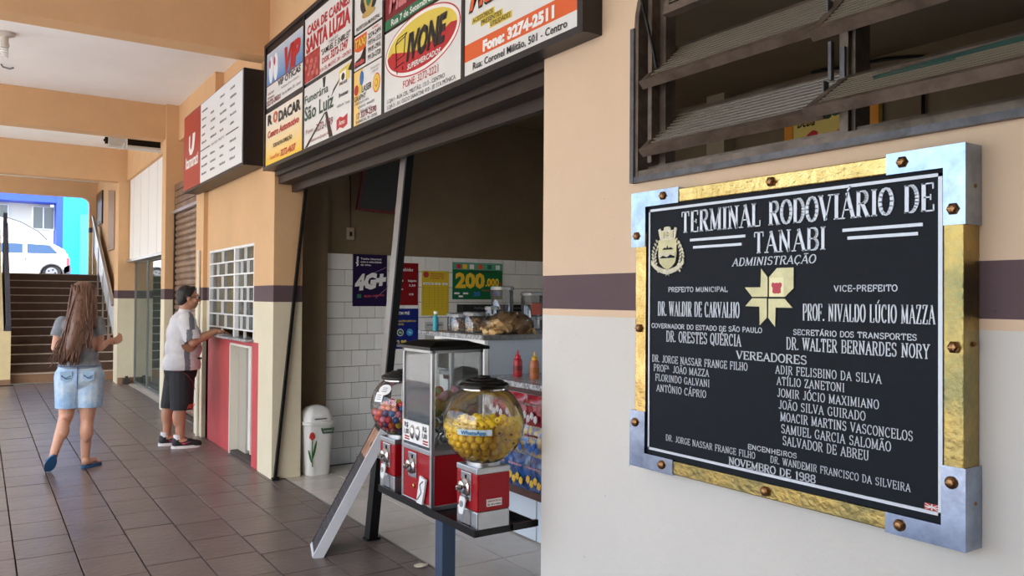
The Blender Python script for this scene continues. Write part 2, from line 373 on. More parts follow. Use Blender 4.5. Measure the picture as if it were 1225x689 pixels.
for cx, cy, w2 in near:
    if cy > 15.78: continue
    o = bpy.data.objects.new('tile', me_ft if w2 > .2 else me_fe); COL.objects.link(o); o.parent = fl
    o.location = Vector((cx, cy, random.uniform(-0.0015, 0.0005)))-WL[fl]; o.rotation_euler = (random.uniform(-.002, .002), random.uniform(-.002, .002), random.uniform(-.004, .004))
rest = MB()
for c in cand:
    if c in nearset or c[1] > 15.78 or c[1] < -3.9: continue
    cx, cy, w2 = c; rest.box(cx-w2/2+.003, cx+w2/2-.003, cy-.2045, cy+.2045, -0.012, 0.0)
rest.build('tile_field', m_floor, fl, kind='stuff')
# shop floor
sf = struct('floor_shop', MB().box(2.13, 5.6, -1.6, 7.05, -0.15, -0.012), m_floorg)
me_sf = shared(MB().box(-.206, .206, -.206, .206, -0.012, 0, bev=0.002), m_floorl)
for i in range(8):
    for j in range(-3, 8):
        cx, cy = 2.13+0.42*i+0.21, 3.90+0.42*j-0.0+0.21
        if cy > 6.9: continue
        o = bpy.data.objects.new('tile', me_sf); COL.objects.link(o); o.parent = sf; o.location = Vector((cx, cy, 0))-WL[sf]
MB().box(2.13, 2.137, 2.7, 6.6, -0.012, 0.001).build('threshold', M('threshold_metal', (120, 116, 110), .5), sf)
# ceiling and roof
struct('ceiling', MB().box(-3.4, 5.8, -4.2, 20.3, 4.03, 4.2), m_ceil)
struct('ceiling_shop', MB().box(2.2, 5.6, -1.6, 7.0, 3.31, 3.4), m_brown)
# beams
struct('beam', MB().box(-3.4, 2.016, 6.77, 7.0, 3.535, 4.03, bev=0.004), m_peach)
struct('beam', MB().box(-3.4, 2.17, 11.32, 11.56, 3.573, 4.03, bev=0.004), m_peach)
struct('beam', MB().box(-3.4, 2.2, 15.18, 15.42, 3.47, 4.03, bev=0.004), m_peach)
struct('beam', MB().box(-3.4, 2.016, 1.6, 1.84, 3.55, 4.03, bev=0.004), m_peach)
struct('beam', MB().box(-3.4, -3.1, -4.2, 20.0, 3.55, 4.03), m_peach)
for y in (1.7, 6.9, 11.4, 15.3): struct('pillar', MB().box(-3.35, -3.1, y-.12, y+.12, 0, 3.55), m_pillar)
# wall with the plaque and its window hole
wr = MB()
x0, x1 = 2.016, 2.17
wr.box(x0, x1, -4.2, 2.79, 0, 1.935)
wr.box(x0, x1, 2.20, 2.79, 1.935, 4.03)
wr.box(x0, x1, -4.2, 2.20, 2.80, 4.03)
wr.box(x0, x1, -4.2, -0.6, 1.935, 2.80)
arc = arcpts(1.90, 2.50, 0.30, 0, 90, 8)
wr.prism([(x0, y, z) for y, z in arc]+[(x0, 2.20, 2.80)], (x1-x0, 0, 0))
struct('wall_right', wr, m_plaquewall)
m_dim = M('dim_wall_brown', (150, 112, 78), 0.8)  # dark brown, chosen to cut light bounced off the unseen walls
struct('wall_behind', MB().box(-3.4, 2.2, -4.3, -4.15, 0, 4.03), m_dim)
struct('left_light_block', MB().box(-3.35, -3.2, -4.2, -1.0, 0, 4.03), m_dim)  # unseen, added to block light from the left behind the camera
# wall above the shop opening (behind the advertising sign)
struct('wall_above_shop', MB().box(2.016, 2.17, 2.79, 6.77, 2.62, 4.03), m_peach)
# pillars
struct('pillar', MB().box(2.016, 2.262, 6.58, 6.985, 0, 2.62, bev=0.004).box(2.016, 2.262, 6.771, 6.984, 2.62, 4.03), m_pillar)
struct('pillar', MB().box(2.016, 2.30, 11.25, 11.50, 0, 4.03, bev=0.004), m_pillar)
struct('pillar', MB().box(1.975, 2.60, 15.19, 15.62, 0, 4.03, bev=0.004), m_pillar)
struct('pillar', MB().box(1.985, 2.20, 8.95, 9.30, 0, 3.3, bev=0.004), m_pillar)
# ticket office front
tw = MB()
tw.box(2.03, 2.17, 6.985, 8.95, 1.985, 3.5)
tw.box(2.03, 2.17, 8.86, 8.95, 0, 1.985)
tw.box(2.03, 2.17, 6.985, 7.19, 1.10, 1.985)
struct('wall_ticket_office', tw, m_pillar)
rw = MB()
rw.box(2.03, 2.17, 6.985, 7.215, 0, 1.10); rw.box(2.03, 2.17, 7.945, 8.95, 0, 1.10); rw.box(2.03, 2.17, 7.215, 7.945, 1.055, 1.10)
struct('wall_red', rw, m_red)
struct('wall_upper', MB().box(2.262, 2.45, 6.986, 9.3, 3.5, 4.03).box(2.17, 2.32, 9.30, 9.42, 3.3, 4.03).box(2.17, 2.45, 9.42, 11.32, 3.56, 4.03).box(2.17, 2.45, 6.985, 9.3, 3.3, 3.5).box(2.34, 2.45, 9.3, 11.3, 2.5, 3.6), m_peach)
# storefront lintel
struct('wall_lintel', MB().box(2.10, 2.24, 11.5, 15.19, 3.50, 4.03).box(2.24, 2.45, 11.5, 15.19, 3.50, 4.03), m_peach)
# shop interior
struct('wall_shop_back', MB().box(2.262, 5.6, 6.945, 7.05, 0, 4.03), m_brown)
wb = bpy.data.objects['wall_shop_back']
struct('trim_shop_pier', MB().box(2.34, 2.585, 6.86, 6.945, 0, 3.31), m_brown)
struct('wall_shop_side', MB().box(5.5, 5.6, -1.6, 0.2, 0, 3.4).box(5.5, 5.6, 3.2, 7.0, 0, 3.4).box(5.5, 5.6, 0.2, 3.2, 2.25, 3.4), m_brown)  # gap is an unseen opening added to bring daylight into the shop
struct('ground_side', MB().box(5.6, 40, -30, 20.0, -.25, -0.05), m_conc)
struct('wall_shop_front', MB().box(2.17, 5.6, -1.7, -1.6, 0, 4.03), m_brown)
struct('trim_shop_wall_pier', MB().box(5.36, 5.5, 4.75, 4.95, 0, 3.31), M('lighter_pier_paint', (160, 146, 120), .7))
# wall tiles, running bond
MB().box(2.592, 5.5, 6.936, 6.945, 0, 1.905).build('grout_bed', m_grout, wb)
me_wt = shared(MB().box(-.0735, .0735, -.004, .004, -.0715, .0715, bev=0.0015), m_tilew)
me_wh = shared(MB().box(-.0345, .0345, -.004, .004, -.0715, .0715, bev=0.0015), m_tilew)
nt_ = 0
for r in range(13):
    z = 0.010+0.1485*r+0.0735-0.02
    zc = 1.905-0.0735-0.1475*r
    if zc < 0.03: break
    off = 0.0 if r % 2 else -0.075
    x = 2.625+off-0.15
    while x < 5.5:
        cx = x+0.075; me = me_wt
        if cx-0.075 < 2.592:
            if cx+0.07 < 2.60: x += 0.15; continue
            cx = (2.592+cx+.075)/2+.0; me = me_wh
            if x+0.15-2.592 > 0.09: me = me_wt; cx = 2.592+.0755 if x+.15-2.592 > .14 else 2.63
        if cx > 5.45: break
        o = bpy.data.objects.new('tile', me); COL.objects.link(o); o.parent = wb
        o.location = Vector((cx, 6.932, zc))-WL[wb]; o.rotation_euler = (random.uniform(-.006, .006), random.uniform(-.004, .004), random.uniform(-.006, .006)); nt_ += 1
        x += 0.15
# office behind the ticket window, and room behind the storefront
m_off = M('office_wall_paint', (206, 180, 140), 0.7)
struct('wall_office', MB().box(3.9, 4.0, 7.05, 11.5, 0, 4.03).box(2.2, 4.0, 9.32, 9.4, 0, 4.03), m_off)
struct('floor_office', MB().box(2.13, 4.0, 7.05, 16, -0.15, 0), m_floorl)
# far storefront room: dark tiles
mt = bpy.data.materials.new('green_grid_tile'); mt.use_nodes = True; N = mt.node_tree.nodes; Lk = mt.node_tree.links
br = N.new('ShaderNodeTexBrick'); br.offset = 0.0; br.inputs['Scale'].default_value = 1.0; br.inputs['Brick Width'].default_value = 0.16; br.inputs['Row Height'].default_value = 0.16; br.inputs['Mortar Size'].default_value = 0.006
br.inputs['Color1'].default_value = lin((52, 70, 72)); br.inputs['Color2'].default_value = lin((70, 92, 78)); br.inputs['Mortar'].default_value = lin((170, 180, 176))
g = N.new('ShaderNodeNewGeometry'); sx = N.new('ShaderNodeSeparateXYZ'); cb = N.new('ShaderNodeCombineXYZ'); ad = N.new('ShaderNodeMath')
Lk.new(g.outputs['Position'], sx.inputs[0]); Lk.new(sx.outputs[0], ad.inputs[0]); Lk.new(sx.outputs[1], ad.inputs[1]); Lk.new(ad.outputs[0], cb.inputs[0]); Lk.new(sx.outputs[2], cb.inputs[1]); Lk.new(cb.outputs[0], br.inputs['Vector']); Lk.new(br.outputs[0], N['Principled BSDF'].inputs['Base Color']); N['Principled BSDF'].inputs['Roughness'].default_value = 0.3
struct('wall_store_inside', MB().box(3.6, 3.7, 11.5, 15.2, 0, 4.03).box(2.3, 3.6, 15.05, 15.19, 0, 4.03).box(2.3, 3.6, 11.5, 11.55, 0, 4.03), mt)
# end wall with the opening to the street
ew = MB(); ya, yb = 20.0, 20.2
ew.box(2.013, 2.7, ya, yb, 1.98, 4.03); ew.box(-1.2, 2.013, ya, yb, 3.683, 4.03); ew.box(-3.4, -1.2, ya, yb, 0, 4.03)
ar = [(2.013-.16+.16*math.cos(math.radians(a)), 3.683-.16+.16*math.sin(math.radians(a))) for a in range(0, 91, 15)]
ew.prism([(x, ya, z) for x, z in ar]+[(2.013, ya, 3.683)], (0, yb-ya, 0))
m_end = zoned('end_wall_paint', [(-1, (206, 184, 140)), (2.91, STRIPE), (3.02, PEACH)])
struct('wall_end', ew, m_end)
# right wall of the stairwell
struct('wall_stairs', MB().box(2.16, 2.3, 15.6, 20.0, 0, 4.03), m_pillar)
tag(MB().box(2.13, 2.165, 18.9, 19.86, 3.04, 3.745).build('window_dark', M('dark_pane', (30, 24, 20), .3)), kind='structure')
d1 = MB(); d1.prism([(2.15, 16.9, 2.40), (2.15, 17.8, 2.40), (2.15, 17.8, 3.62), (2.15, 16.9, 3.50)], (-.03, 0, 0)); d1.build('door_stairs', M('taupe_door', (150, 118, 92), .6), kind='structure')
# street ground beyond the stairs and yard to the left
struct('ground_street', MB().box(-30, 40, 20.0, 34.0, -.2, 1.98), m_asph)
struct('ground_far', MB().box(-30, 40, 34.0, 70.0, -.2, 1.98), m_conc)
struct('ground_yard', MB().box(-40, -3.2, -30, 20.0, -.25, -0.05), m_conc)
# stairs
m_step = M('dark_brown_stair', (84, 62, 48), 0.55, var=0.3, vscale=6)
m_nose = M('worn_nosing', (206, 196, 186), 0.4, var=0.2, vscale=10)
m_basec = M('brown_skirting', (150, 116, 88), 0.6, var=0.2)
st = thing('stairs', (1.25, 16.0, 0), None, None, kind='structure')
for i in range(13):
    zt = 0.165+0.1495*i; ys = 16.0+0.28*i; ye = ys+0.28 if i < 12 else 20.0
    s = MB().box(0.45, 2.16, ys, ye, max(0, zt-0.1495-.02) if i else 0, zt).build('step', m_step if i else m_basec, st)
    MB().box(0.45, 2.16, ys-.012, ys+.035, zt-.012, zt+.004).build('nosing', m_nose, s)
# left parapet of the stairs
struct('wall_stair_parapet', MB().box(-1.2, 0.45, 15.82, 16.0, 0.09, 0.90).prism([(-1.2, 16.0, 0), (-1.2, 16.0, .9), (-1.2, 20.0, 2.9), (-1.2, 20.0, 0)], (1.55, 0, 0)), M('parapet_cream', (226, 208, 160), .7, var=.08))
struct('baseboard_stairs', MB().box(-1.2, 0.45, 15.80, 16.0, 0, 0.09).box(0.45, 2.16, 15.985, 15.999, 0, .02).box(1.99, 2.35, 15.165, 15.188, 0, .10), m_basec)
# ================================================================ commemorative plaque
XW = 2.016; XF = 1.938; XB = 1.950
XW = 2.0145
pq = thing('commemorative_plaque', (XW, 1.5625, 0.911), 'large black commemorative plaque in a brass and steel frame bolted to the painted wall', 'plaque')
m_board = M('plaque_black', (17, 24, 33), 0.6, spec=0.2, var=0.2, vscale=20)
m_letter = M('silver_letter', (206, 212, 220), 0.35, 0.25)
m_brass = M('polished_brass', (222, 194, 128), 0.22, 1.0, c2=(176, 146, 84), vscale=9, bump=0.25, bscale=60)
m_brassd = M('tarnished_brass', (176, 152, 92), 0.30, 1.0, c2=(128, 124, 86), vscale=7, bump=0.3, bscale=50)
m_brk = M('corner_steel', (168, 184, 204), 0.16, 1.0, c2=(136, 146, 166), vscale=8, bump=0.05, bscale=25)
m_bolt = M('bolt_brass', (150, 112, 76), 0.3, 1.0)
def rb(a, b): return (min(a, b), max(a, b))
MB().box(XB, XW, 1.03, 2.085, 0.955, 1.835).build('board', m_board, pq)
# silver border line
bl = MB(); t = 0.0085; u0, u1, v0, v1 = 1.038, 2.064, 0.981, 1.816
bl.box(XB-.003, XB, u0, u1, v0, v0+t).box(XB-.003, XB, u0, u1, v1-t, v1).box(XB-.003, XB, u0, u0+t*1.25, v0, v1).box(XB-.003, XB, u1-t*.8, u1, v0, v1)
bl.build('border_line', m_letter, pq)
# brass strips with a bevelled box section
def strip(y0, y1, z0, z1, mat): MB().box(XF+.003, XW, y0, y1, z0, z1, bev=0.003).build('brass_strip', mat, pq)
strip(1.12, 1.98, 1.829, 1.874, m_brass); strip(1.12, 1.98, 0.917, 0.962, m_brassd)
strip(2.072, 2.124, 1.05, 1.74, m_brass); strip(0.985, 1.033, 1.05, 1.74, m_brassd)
# L-shaped steel corner brackets
def bracket(yo, yi, ye, zo, zi, ze, name='corner_bracket'):
    pts = [(yo, zo), (ye, zo), (ye, zi), (yi, zi), (yi, ze), (yo, ze)]
    MB().prism([(XF, y, z) for y, z in pts], (XW-XF, 0, 0)).build(name, m_brk, pq, label='steel L-shaped corner bracket')
bracket(2.145, 2.073, 1.914, 1.880, 1.827, 1.687)
bracket(0.979, 1.032, 1.178, 1.880, 1.826, 1.686)
bracket(2.148, 2.072, 1.935, 0.913, 0.966, 1.110)
bracket(0.979, 1.037, 1.180, 0.911, 0.963, 1.108)
for y, z in [(1.986, 1.857), (2.116, 1.727), (1.539, 1.852), (1.135, 1.854), (1.008, 1.724), (2.101, 1.401), (1.006, 1.393), (2.119, 1.068), (1.986, .941), (1.556, .938), (1.012, 1.07), (1.141, .938)]:
    b = MB(); b.lathe((XF, y, z), [(0.0155, 0.004), (0.0155, -0.003), (0.013, -0.007), (0.008, -0.0105), (0.002, -0.012)], 6 if z > 1.2 else 14, axis='x').box(XF-.0128, XF-.0095, y-.010, y+.010, z-.0013, z+.0013)
    b.build('bolt', m_bolt, pq)
for z in (1.78, 1.40, 1.02): MB().lathe((1.985, 0.983, z), [(.006, .004), (.006, -.004), (.003, -.006)], 8, axis='y').build('side_screw', m_bolt, pq)
T = [("TERMINAL RODOVIÁRIO DE", 1.913, 1.053, 1.7239, .0715, 'T'), ("TANABI", 1.613, 1.356, 1.6428, .0655, 'T'),
 ("ADMINISTRAÇÃO", 1.693, 1.391, 1.608, .0236, 'I'), ("PREFEITO MUNICIPAL", 1.970, 1.711, 1.5285, .0155, 'S'), ("VICE-PREFEITO", 1.337, 1.154, 1.5278, .016, 'S'),
 ("DR. WALDIR DE CARVALHO", 2.018, 1.663, 1.4476, .0475, 'C'), ("PROF. NIVALDO LÚCIO MAZZA", 1.435, 1.057, 1.4465, .046, 'C'),
 ("GOVERNADOR DO ESTADO DE SÃO PAULO", 2.050, 1.578, 1.4046, .015, 'S'), ("DR. ORESTES QUÉRCIA", 1.978, 1.657, 1.3605, .035, 'N'),
 ("SECRETÁRIO DOS TRANSPORTES", 1.468, 1.103, 1.4042, .015, 'S'), ("DR. WALTER BERNARDES NORY", 1.491, 1.071, 1.3611, .034, 'N'),
 ("VEREADORES", 1.675, 1.421, 1.3217, .0235, 'B'), ("DR. JORGE NASSAR FRANGE FILHO", 2.046, 1.632, 1.2874, .0235, 'N'),
 ("PROFª JOÃO MAZZA", 2.038, 1.786, 1.256, .0225, 'N'), ("FLORINDO GALVANI", 2.030, 1.783, 1.2232, .0225, 'N'), ("ANTÔNIO CÁPRIO", 2.024, 1.798, 1.187, .023, 'N'),
 ("ADIR FELISBINO DA SILVA", 1.529, 1.197, 1.2881, .0235, 'N'), ("ATÍLIO ZANETONI", 1.524, 1.303, 1.2558, .0228, 'N'), ("JOMIR JÓCIO MAXIMIANO", 1.522, 1.204, 1.2211, .0235, 'N'),
 ("JOÃO SILVA GUIRADO", 1.517, 1.242, 1.1865, .0238, 'N'), ("MOACIR MARTINS VASCONCELOS", 1.511, 1.113, 1.152, .0245, 'N'), ("SAMUEL GARCIA SALOMÃO", 1.508, 1.171, 1.1168, .0248, 'N'),
 ("SALVADOR DE ABREU", 1.503, 1.232, 1.0832, .025, 'N'), ("ENGENHEIROS", 1.630, 1.454, 1.051, .0141, 'S'), ("DR. JORGE NASSAR FRANGE FILHO", 1.978, 1.602, 1.0244, .0198, 'N'),
 ("DR. WANDEMIR FRANCISCO DA SILVEIRA", 1.546, 1.119, 1.0239, .0198, 'N'), ("NOVEMBRO DE 1988", 1.703, 1.392, .992, .022, 'B')]
pB = PX(XB)
for s, ya, yb, z, h, k in T:
    q = MB()
    if k == 'T': slab(q, pB, s, -ya+.004, -yb-.004, z+.002, h-.004, .155, .05, .035, .003, gap=.07)
    elif k == 'I': slab(q, pB, s, -ya, -yb-.004, z, h, .17, .08, .04, .0015, shear=.22)
    elif k == 'C': slab(q, pB, s, -ya, -yb, z, h, .085, .04, .016, .002, gap=.09)
    elif k == 'N': slab(q, pB, s, -ya, -yb, z, h, .095, .075, .035, .0012, gap=.08)
    elif k == 'B': slab(q, pB, s, -ya, -yb, z, h, .17, .10, .06, .002)
    else: slab(q, pB, s, -ya, -yb, z, h, .16, .15, 0, .0012)
    q.build('lettering', m_letter, pq)
for y0, y1, z in [(1.869, 1.640, 1.6945), (1.855, 1.654, 1.670), (1.309, 1.087, 1.689), (1.294, 1.099, 1.667)]:
    MB().box(XB-.003, XB, y1, y0, z, z+.0085).build('rule', m_letter, pq)
# eight-armed star emblem in pieces of gilt metal
m_gilt = M('gilt_metal', (186, 178, 140), 0.38, 0.85, var=0.2, vscale=14, bump=0.2, bscale=30)
se = thing_se = None
st_ = [[(1.579, 1.597), (1.5555, 1.571), (1.5555, 1.5125), (1.6125, 1.5125), (1.640, 1.541), (1.5815, 1.541)],
       [(1.550, 1.571), (1.522, 1.597), (1.4645, 1.597), (1.4645, 1.537), (1.494, 1.5125), (1.550, 1.5125)],
       [(1.5525, 1.507), (1.494, 1.507), (1.468, 1.481), (1.5265, 1.481), (1.528, 1.424), (1.5525, 1.450)],
       [(1.558, 1.508), (1.558, 1.450), (1.584, 1.427), (1.585, 1.483), (1.638, 1.484), (1.6125, 1.508)]]
for k, pts in enumerate(st_):
    q = MB().prism([(XB, y, z) for y, z in pts], (-.004, 0, 0)).build('star_arm', m_gilt, pq, label='gilt star emblem, corner arm with the red crest' if k == 1 else None)
    if k == 1:
        MB().prism([(XB-.004, 1.548, 1.569), (XB-.004, 1.497, 1.569), (XB-.004, 1.497, 1.5135), (XB-.004, 1.548, 1.5135)], (-.0006, 0, 0)).build('seam_plate', M('gilt_light', (196, 188, 150), .35, .85), q)
        r = MB()
        base = [(-.018, .013), (-.0125, .017), (-.006, .014), (-.001, .016), (.001, .016), (.006, .014), (.0125, .017), (.018, .013), (.017, .004), (.0135, .001), (.014, -.006), (.0145, -.013), (.006, -.0165), (0, -.015), (-.006, -.0165), (-.0145, -.013), (-.014, -.006), (-.0135, .001), (-.017, .004)]
        r.prism([(XB-.0046, 1.5225+a, 1.538+b) for a, b in base], (-.001, 0, 0)).build('red_mark', M('red_enamel', (190, 48, 66), .4), q)
# town coat of arms: mural crown, shield, branches and ribbon
m_ivory = M('pale_gilt', (206, 200, 176), 0.42, 0.6, var=0.25, vscale=30, bump=0.5, bscale=80)
cr_ = MB().prism([(XB, y, z) for y, z in [(2.016, 1.741), (2.006, 1.747), (2.002, 1.738), (1.990, 1.738), (1.988, 1.749), (1.977, 1.751), (1.968, 1.751), (1.958, 1.749), (1.956, 1.738), (1.942, 1.738), (1.938, 1.747), (1.927, 1.743), (1.932, 1.722), (1.937, 1.706), (2.006, 1.706), (2.011, 1.722)]], (-.004, 0, 0)).build('crest_crown', m_ivory, pq)
MB().ball((XB-.004, 1.972, 1.725), .008, 1, rad=(.002, .011, .008)).build('crown_boss', m_gilt, cr_)
for a in (-.022, .022): MB().box(XB-.0055, XB-.004, 1.972+a-.006, 1.972+a+.006, 1.712, 1.735).build('crown_tower', m_gilt, cr_)
sh = MB().prism([(XB, y, z) for y, z in [(2.014, 1.706), (1.928, 1.706), (1.928, 1.650), (1.934, 1.628), (1.952, 1.612), (1.971, 1.604), (1.990, 1.612), (2.008, 1.628), (2.014, 1.650)]], (-.005, 0, 0)).build('crest_shield', m_gilt, pq)
MB().box(XB-.0065, XB-.005, 1.932, 2.010, 1.641, 1.663).build('shield_band', m_ivory, sh)
MB().prism([(XB-.0065, y, z) for y, z in [(2.008, 1.643), (1.990, 1.652), (1.972, 1.646), (1.955, 1.655), (1.934, 1.648), (1.934, 1.643)]], (-.0008, 0, 0)).build('shield_figure', m_board, sh)
MB().prism([(XB-.005, y, z) for y, z in [(1.995, 1.672), (1.984, 1.680), (1.975, 1.677), (1.971, 1.687), (1.966, 1.677), (1.952, 1.680), (1.942, 1.672)]], (-.0008, 0, 0)).build('shield_figure', m_board, sh)
for sgn in (-1, 1):
    q = MB()
    for k in range(9):
        a = k/8.0; y = 1.971+sgn*(.046+.020*math.sin(a*3.0)); z = 1.700-.095*a
        for e in (-1, 1): q.ball((XB-.003, y+e*.006, z+.004*e), .008, 1, rad=(.002, .0085, .005), rot=Matrix.Rotation(sgn*e*.8, 3, 'X'))
    q.build('crest_branch', m_ivory, pq)
rib = MB()
pr = [(-.077, .028), (-.060, .010), (-.040, -.004), (-.018, -.012), (0, -.016), (.018, -.012), (.040, -.004), (.060, .010), (.077, .028)]
rib.prism([(XB, 1.971+a, 1.606+b*.8+.011) for a, b in pr]+[(XB, 1.971+a, 1.606+b*.8-.006) for a, b in pr[::-1]], (-.0055, 0, 0))
for e in (-1, 1): rib.tube([(XB-.003, 1.971, 1.592), (XB-.003, 1.971+e*.008, 1.583)], .002, 5)
rib.build('crest_ribbon', m_ivory, pq)
# small red and white sticker in the corner
sk = MB().box(XB-.001, XB, 1.046, 1.084, 0.990, 1.006).build('sticker', M('sticker_red', (176, 44, 50), .5), pq, label='tiny red and white sticker')
q = MB(); q.box(XB-.0016, XB-.001, 1.048, 1.082, .9965, .9990).box(XB-.0016, XB-.001, 1.0635, 1.0665, .991, 1.005)
q.prism([(XB-.001, 1.048, 1.0045), (XB-.001, 1.050, 1.005), (XB-.001, 1.082, .992), (XB-.001, 1.080, .991)], (-.0005, 0, 0)).prism([(XB-.001, 1.080, 1.005), (XB-.001, 1.082, 1.0045), (XB-.001, 1.050, .991), (XB-.001, 1.048, .992)], (-.0005, 0, 0))
q.build('sticker_stripe', m_white, sk)
# ================================================================ steel louvre window
m_frame = M('brown_window_steel', (112, 98, 86), 0.42, 0.3, c2=(78, 66, 56), vscale=10)
m_sill = M('grey_frame_paint', (98, 98, 102), 0.42, 0.4, c2=(70, 68, 70), vscale=14)
m_rib = glass('ribbed_glass', (110, 102, 88), 0.4, 0.2, 0.42, (84, 76, 66)); m_ridge = glass('glass_ridge_lit', (150, 140, 124), 0.5, 0.2, 0.75, (132, 122, 106))  # ridge glass is lighter: glossy highlights of the ribs put into colour
wn = thing('window_1', (2.03, 0.8, 1.935), None, None, kind='structure')
fr = MB()
pa = [(2.20, 1.935), (2.20, 2.50)]+arcpts(1.90, 2.50, 0.30, 0, 90, 10)[1:]+[(-0.6, 2.80)]
pi_ = [(2.178, 1.935), (2.178, 2.50)]+arcpts(1.90, 2.50, 0.278, 0, 90, 10)[1:]+[(-0.6, 2.778)]
for i in range(len(pa)-1):
    fr.prism([(1.998, *pa[i]), (1.998, *pa[i+1]), (1.998, *pi_[i+1]), (1.998, *pi_[i])], (.14, 0, 0))
fr.build('frame', m_frame, wn)
MB().box(1.992, 2.016, -.6, 2.212, 1.930, 1.950).build('outer_sill', m_sill, wn); MB().box(2.0, 2.14, -.6, 2.20, 1.950, 1.972).box(2.05, 2.11, -.6, 2.18, 1.972, 1.992).build('bottom_rail', m_frame, wn)
MB().box(1.990, 2.016, 2.194, 2.214, 1.930, 2.50).build('outer_stile', m_sill, wn)
MB().box(2.045, 2.115, 1.335, 1.385, 1.975, 2.78).box(2.03, 2.05, 1.348, 1.372, 1.975, 2.78).build('mullion', m_frame, wn)
MB().box(2.06, 2.11, 2.10, 2.135, 1.975, 2.75).box(2.02, 2.06, 2.13, 2.15, 2.0, 2.7).build('inner_stile', m_frame, wn)
MB().box(2.045, 2.115, -0.02, 0.03, 1.975, 2.78).build('mullion', m_frame, wn)
def louvre(ya, yb, xb, zb, xt, zt, gl=m_rib, broken=False):
    """one tilting leaf: bottom rail (xb, zb) swung out, top rail (xt, zt) inside"""
    d = Vector((xt-xb, 0, zt-zb)); L_ = d.length; d.normalize(); n = Vector((-d.z, 0, d.x))
    P = lambda y, s, o: Vector((xb, y, zb))+d*s+n*o
    lf = MB()
    def bar(y0, y1, s0, s1, o0, o1): lf.prism([P(y0, s0, o0), P(y1, s0, o0), P(y1, s1, o0), P(y0, s1, o0)], n*(o1-o0))
    bar(ya, yb, 0, .030, -.009, .009); bar(ya, yb, L_-.024, L_, -.009, .009); bar(ya, ya-.022, 0, L_, -.010, .010); bar(yb+.022, yb, 0, L_, -.010, .010)
    bar(ya, yb, -.004, .004, -.020, .012)
    o = lf.build('leaf_frame', m_frame, wn)
    g = MB(); n_ = 9
    for k in range(n_):
        s0 = .028+(L_-.05)*k/n_; s1 = .028+(L_-.05)*(k+1)/n_; sm = (s0+s1)/2
        a, b_ = (ya-.02, yb+.02)
        if broken and k > n_*.66: b_ = ya-.06-.05*(n_-k)
        sa = s0+(s1-s0)*.66; sm = s0+(s1-s0)*.83
        for o_f in (-1, 1): g.poly([P(a, s0, 0.0), P(b_, s0, 0.0), P(b_, sa, 0.0), P(a, sa, 0.0)]) if o_f > 0 else None
        g.poly([P(a, sa, 0), P(b_, sa, 0), P(b_, sm, .0055), P(a, sm, .0055)]); g.poly([P(a, sm, .0055), P(b_, sm, .0055), P(b_, s1, 0), P(a, s1, 0)])
        g.poly([P(a, sa, 0), P(b_, sa, 0), P(b_, sm, -.0055), P(a, sm, -.0055)]); g.poly([P(a, sm, -.0055), P(b_, sm, -.0055), P(b_, s1, 0), P(a, s1, 0)])
    g.build('ribbed_pane', gl, o, recalc=False)
    rg = MB()
    for k in range(n_):
        s0 = .028+(L_-.05)*(k+.85)/n_; b_ = yb+.02
        if broken and k > n_*.66: b_ = ya-.06-.05*(n_-k)
        rg.prism([P(ya-.02, s0-.0022, .004), P(b_, s0-.0022, .004), P(b_, s0+.0022, .004), P(ya-.02, s0+.0022, .004)], n*.004); rg.prism([P(ya-.02, s0-.0022, -.008), P(b_, s0-.0022, -.008), P(b_, s0+.0022, -.008), P(ya-.02, s0+.0022, -.008)], n*.004)
    rg.build('glass_ribs', m_ridge, o, kind='stuff')
    if broken:
        MB().prism([P(ya-.14, L_*.56, .004), P(ya-.62, L_*.70, .004), P(ya-.66, L_*.86, .004), P(ya-.55, L_*.90, .004), P(ya-.30, L_*.80, .004), P(ya-.12, L_*.70, .004)], n*.004).build('broken_edge', glass('green_glass_edge', (120, 190, 180), .6, .2, .35, (84, 138, 130)), o, label='jagged green edge of broken glass')
    MB().tube([P((ya+yb)/2, L_*.5, -.012), P((ya+yb)/2, L_*.5, .012)], .004, 6)
    # arm and pivot at both ends
    q = MB()
    for y, e in ((ya, 1), (yb, -1)):
        c = P(y+e*.006, L_*.55, 0); q.box(c.x-.012, c.x+.012, c.y-.003, c.y+.003, c.z-.035, c.z+.035)
    q.build('pivot_arm', m_sill, o)
louvre(2.150, 1.400, 1.985, 2.036, 2.150, 2.192); louvre(2.150, 1.400, 1.985, 2.282, 2.150, 2.438); louvre(2.09, 1.400, 2.045, 2.528, 2.085, 2.72)
louvre(1.362, 0.05, 1.850, 2.012, 2.040, 2.132, broken=True); louvre(1.362, 0.05, 1.880, 2.228, 2.050, 2.375); louvre(1.362, 0.05, 1.90, 2.47, 2.06, 2.62)
louvre(-0.04, -.55, 1.90, 2.03, 2.06, 2.17); louvre(-0.04, -.55, 1.90, 2.25, 2.06, 2.40)
lv = MB(); lv.box(2.020, 2.032, 1.353, 1.367, 2.06, 2.22).box(2.005, 2.02, 1.385, 1.395, 2.13, 2.24); lv.tube([(1.99, 1.40, 2.06), (1.97, 1.385, 2.045), (1.955, 1.40, 2.03)], .009, 8)
lv.build('lever', m_sill, wn); MB().tube([(2.0, 2.17, 2.62), (2.0, 2.14, 2.52), (2.02, 2.12, 2.40), (2.03, 2.115, 2.34)], .006, 6).build('cable', m_black, wn)
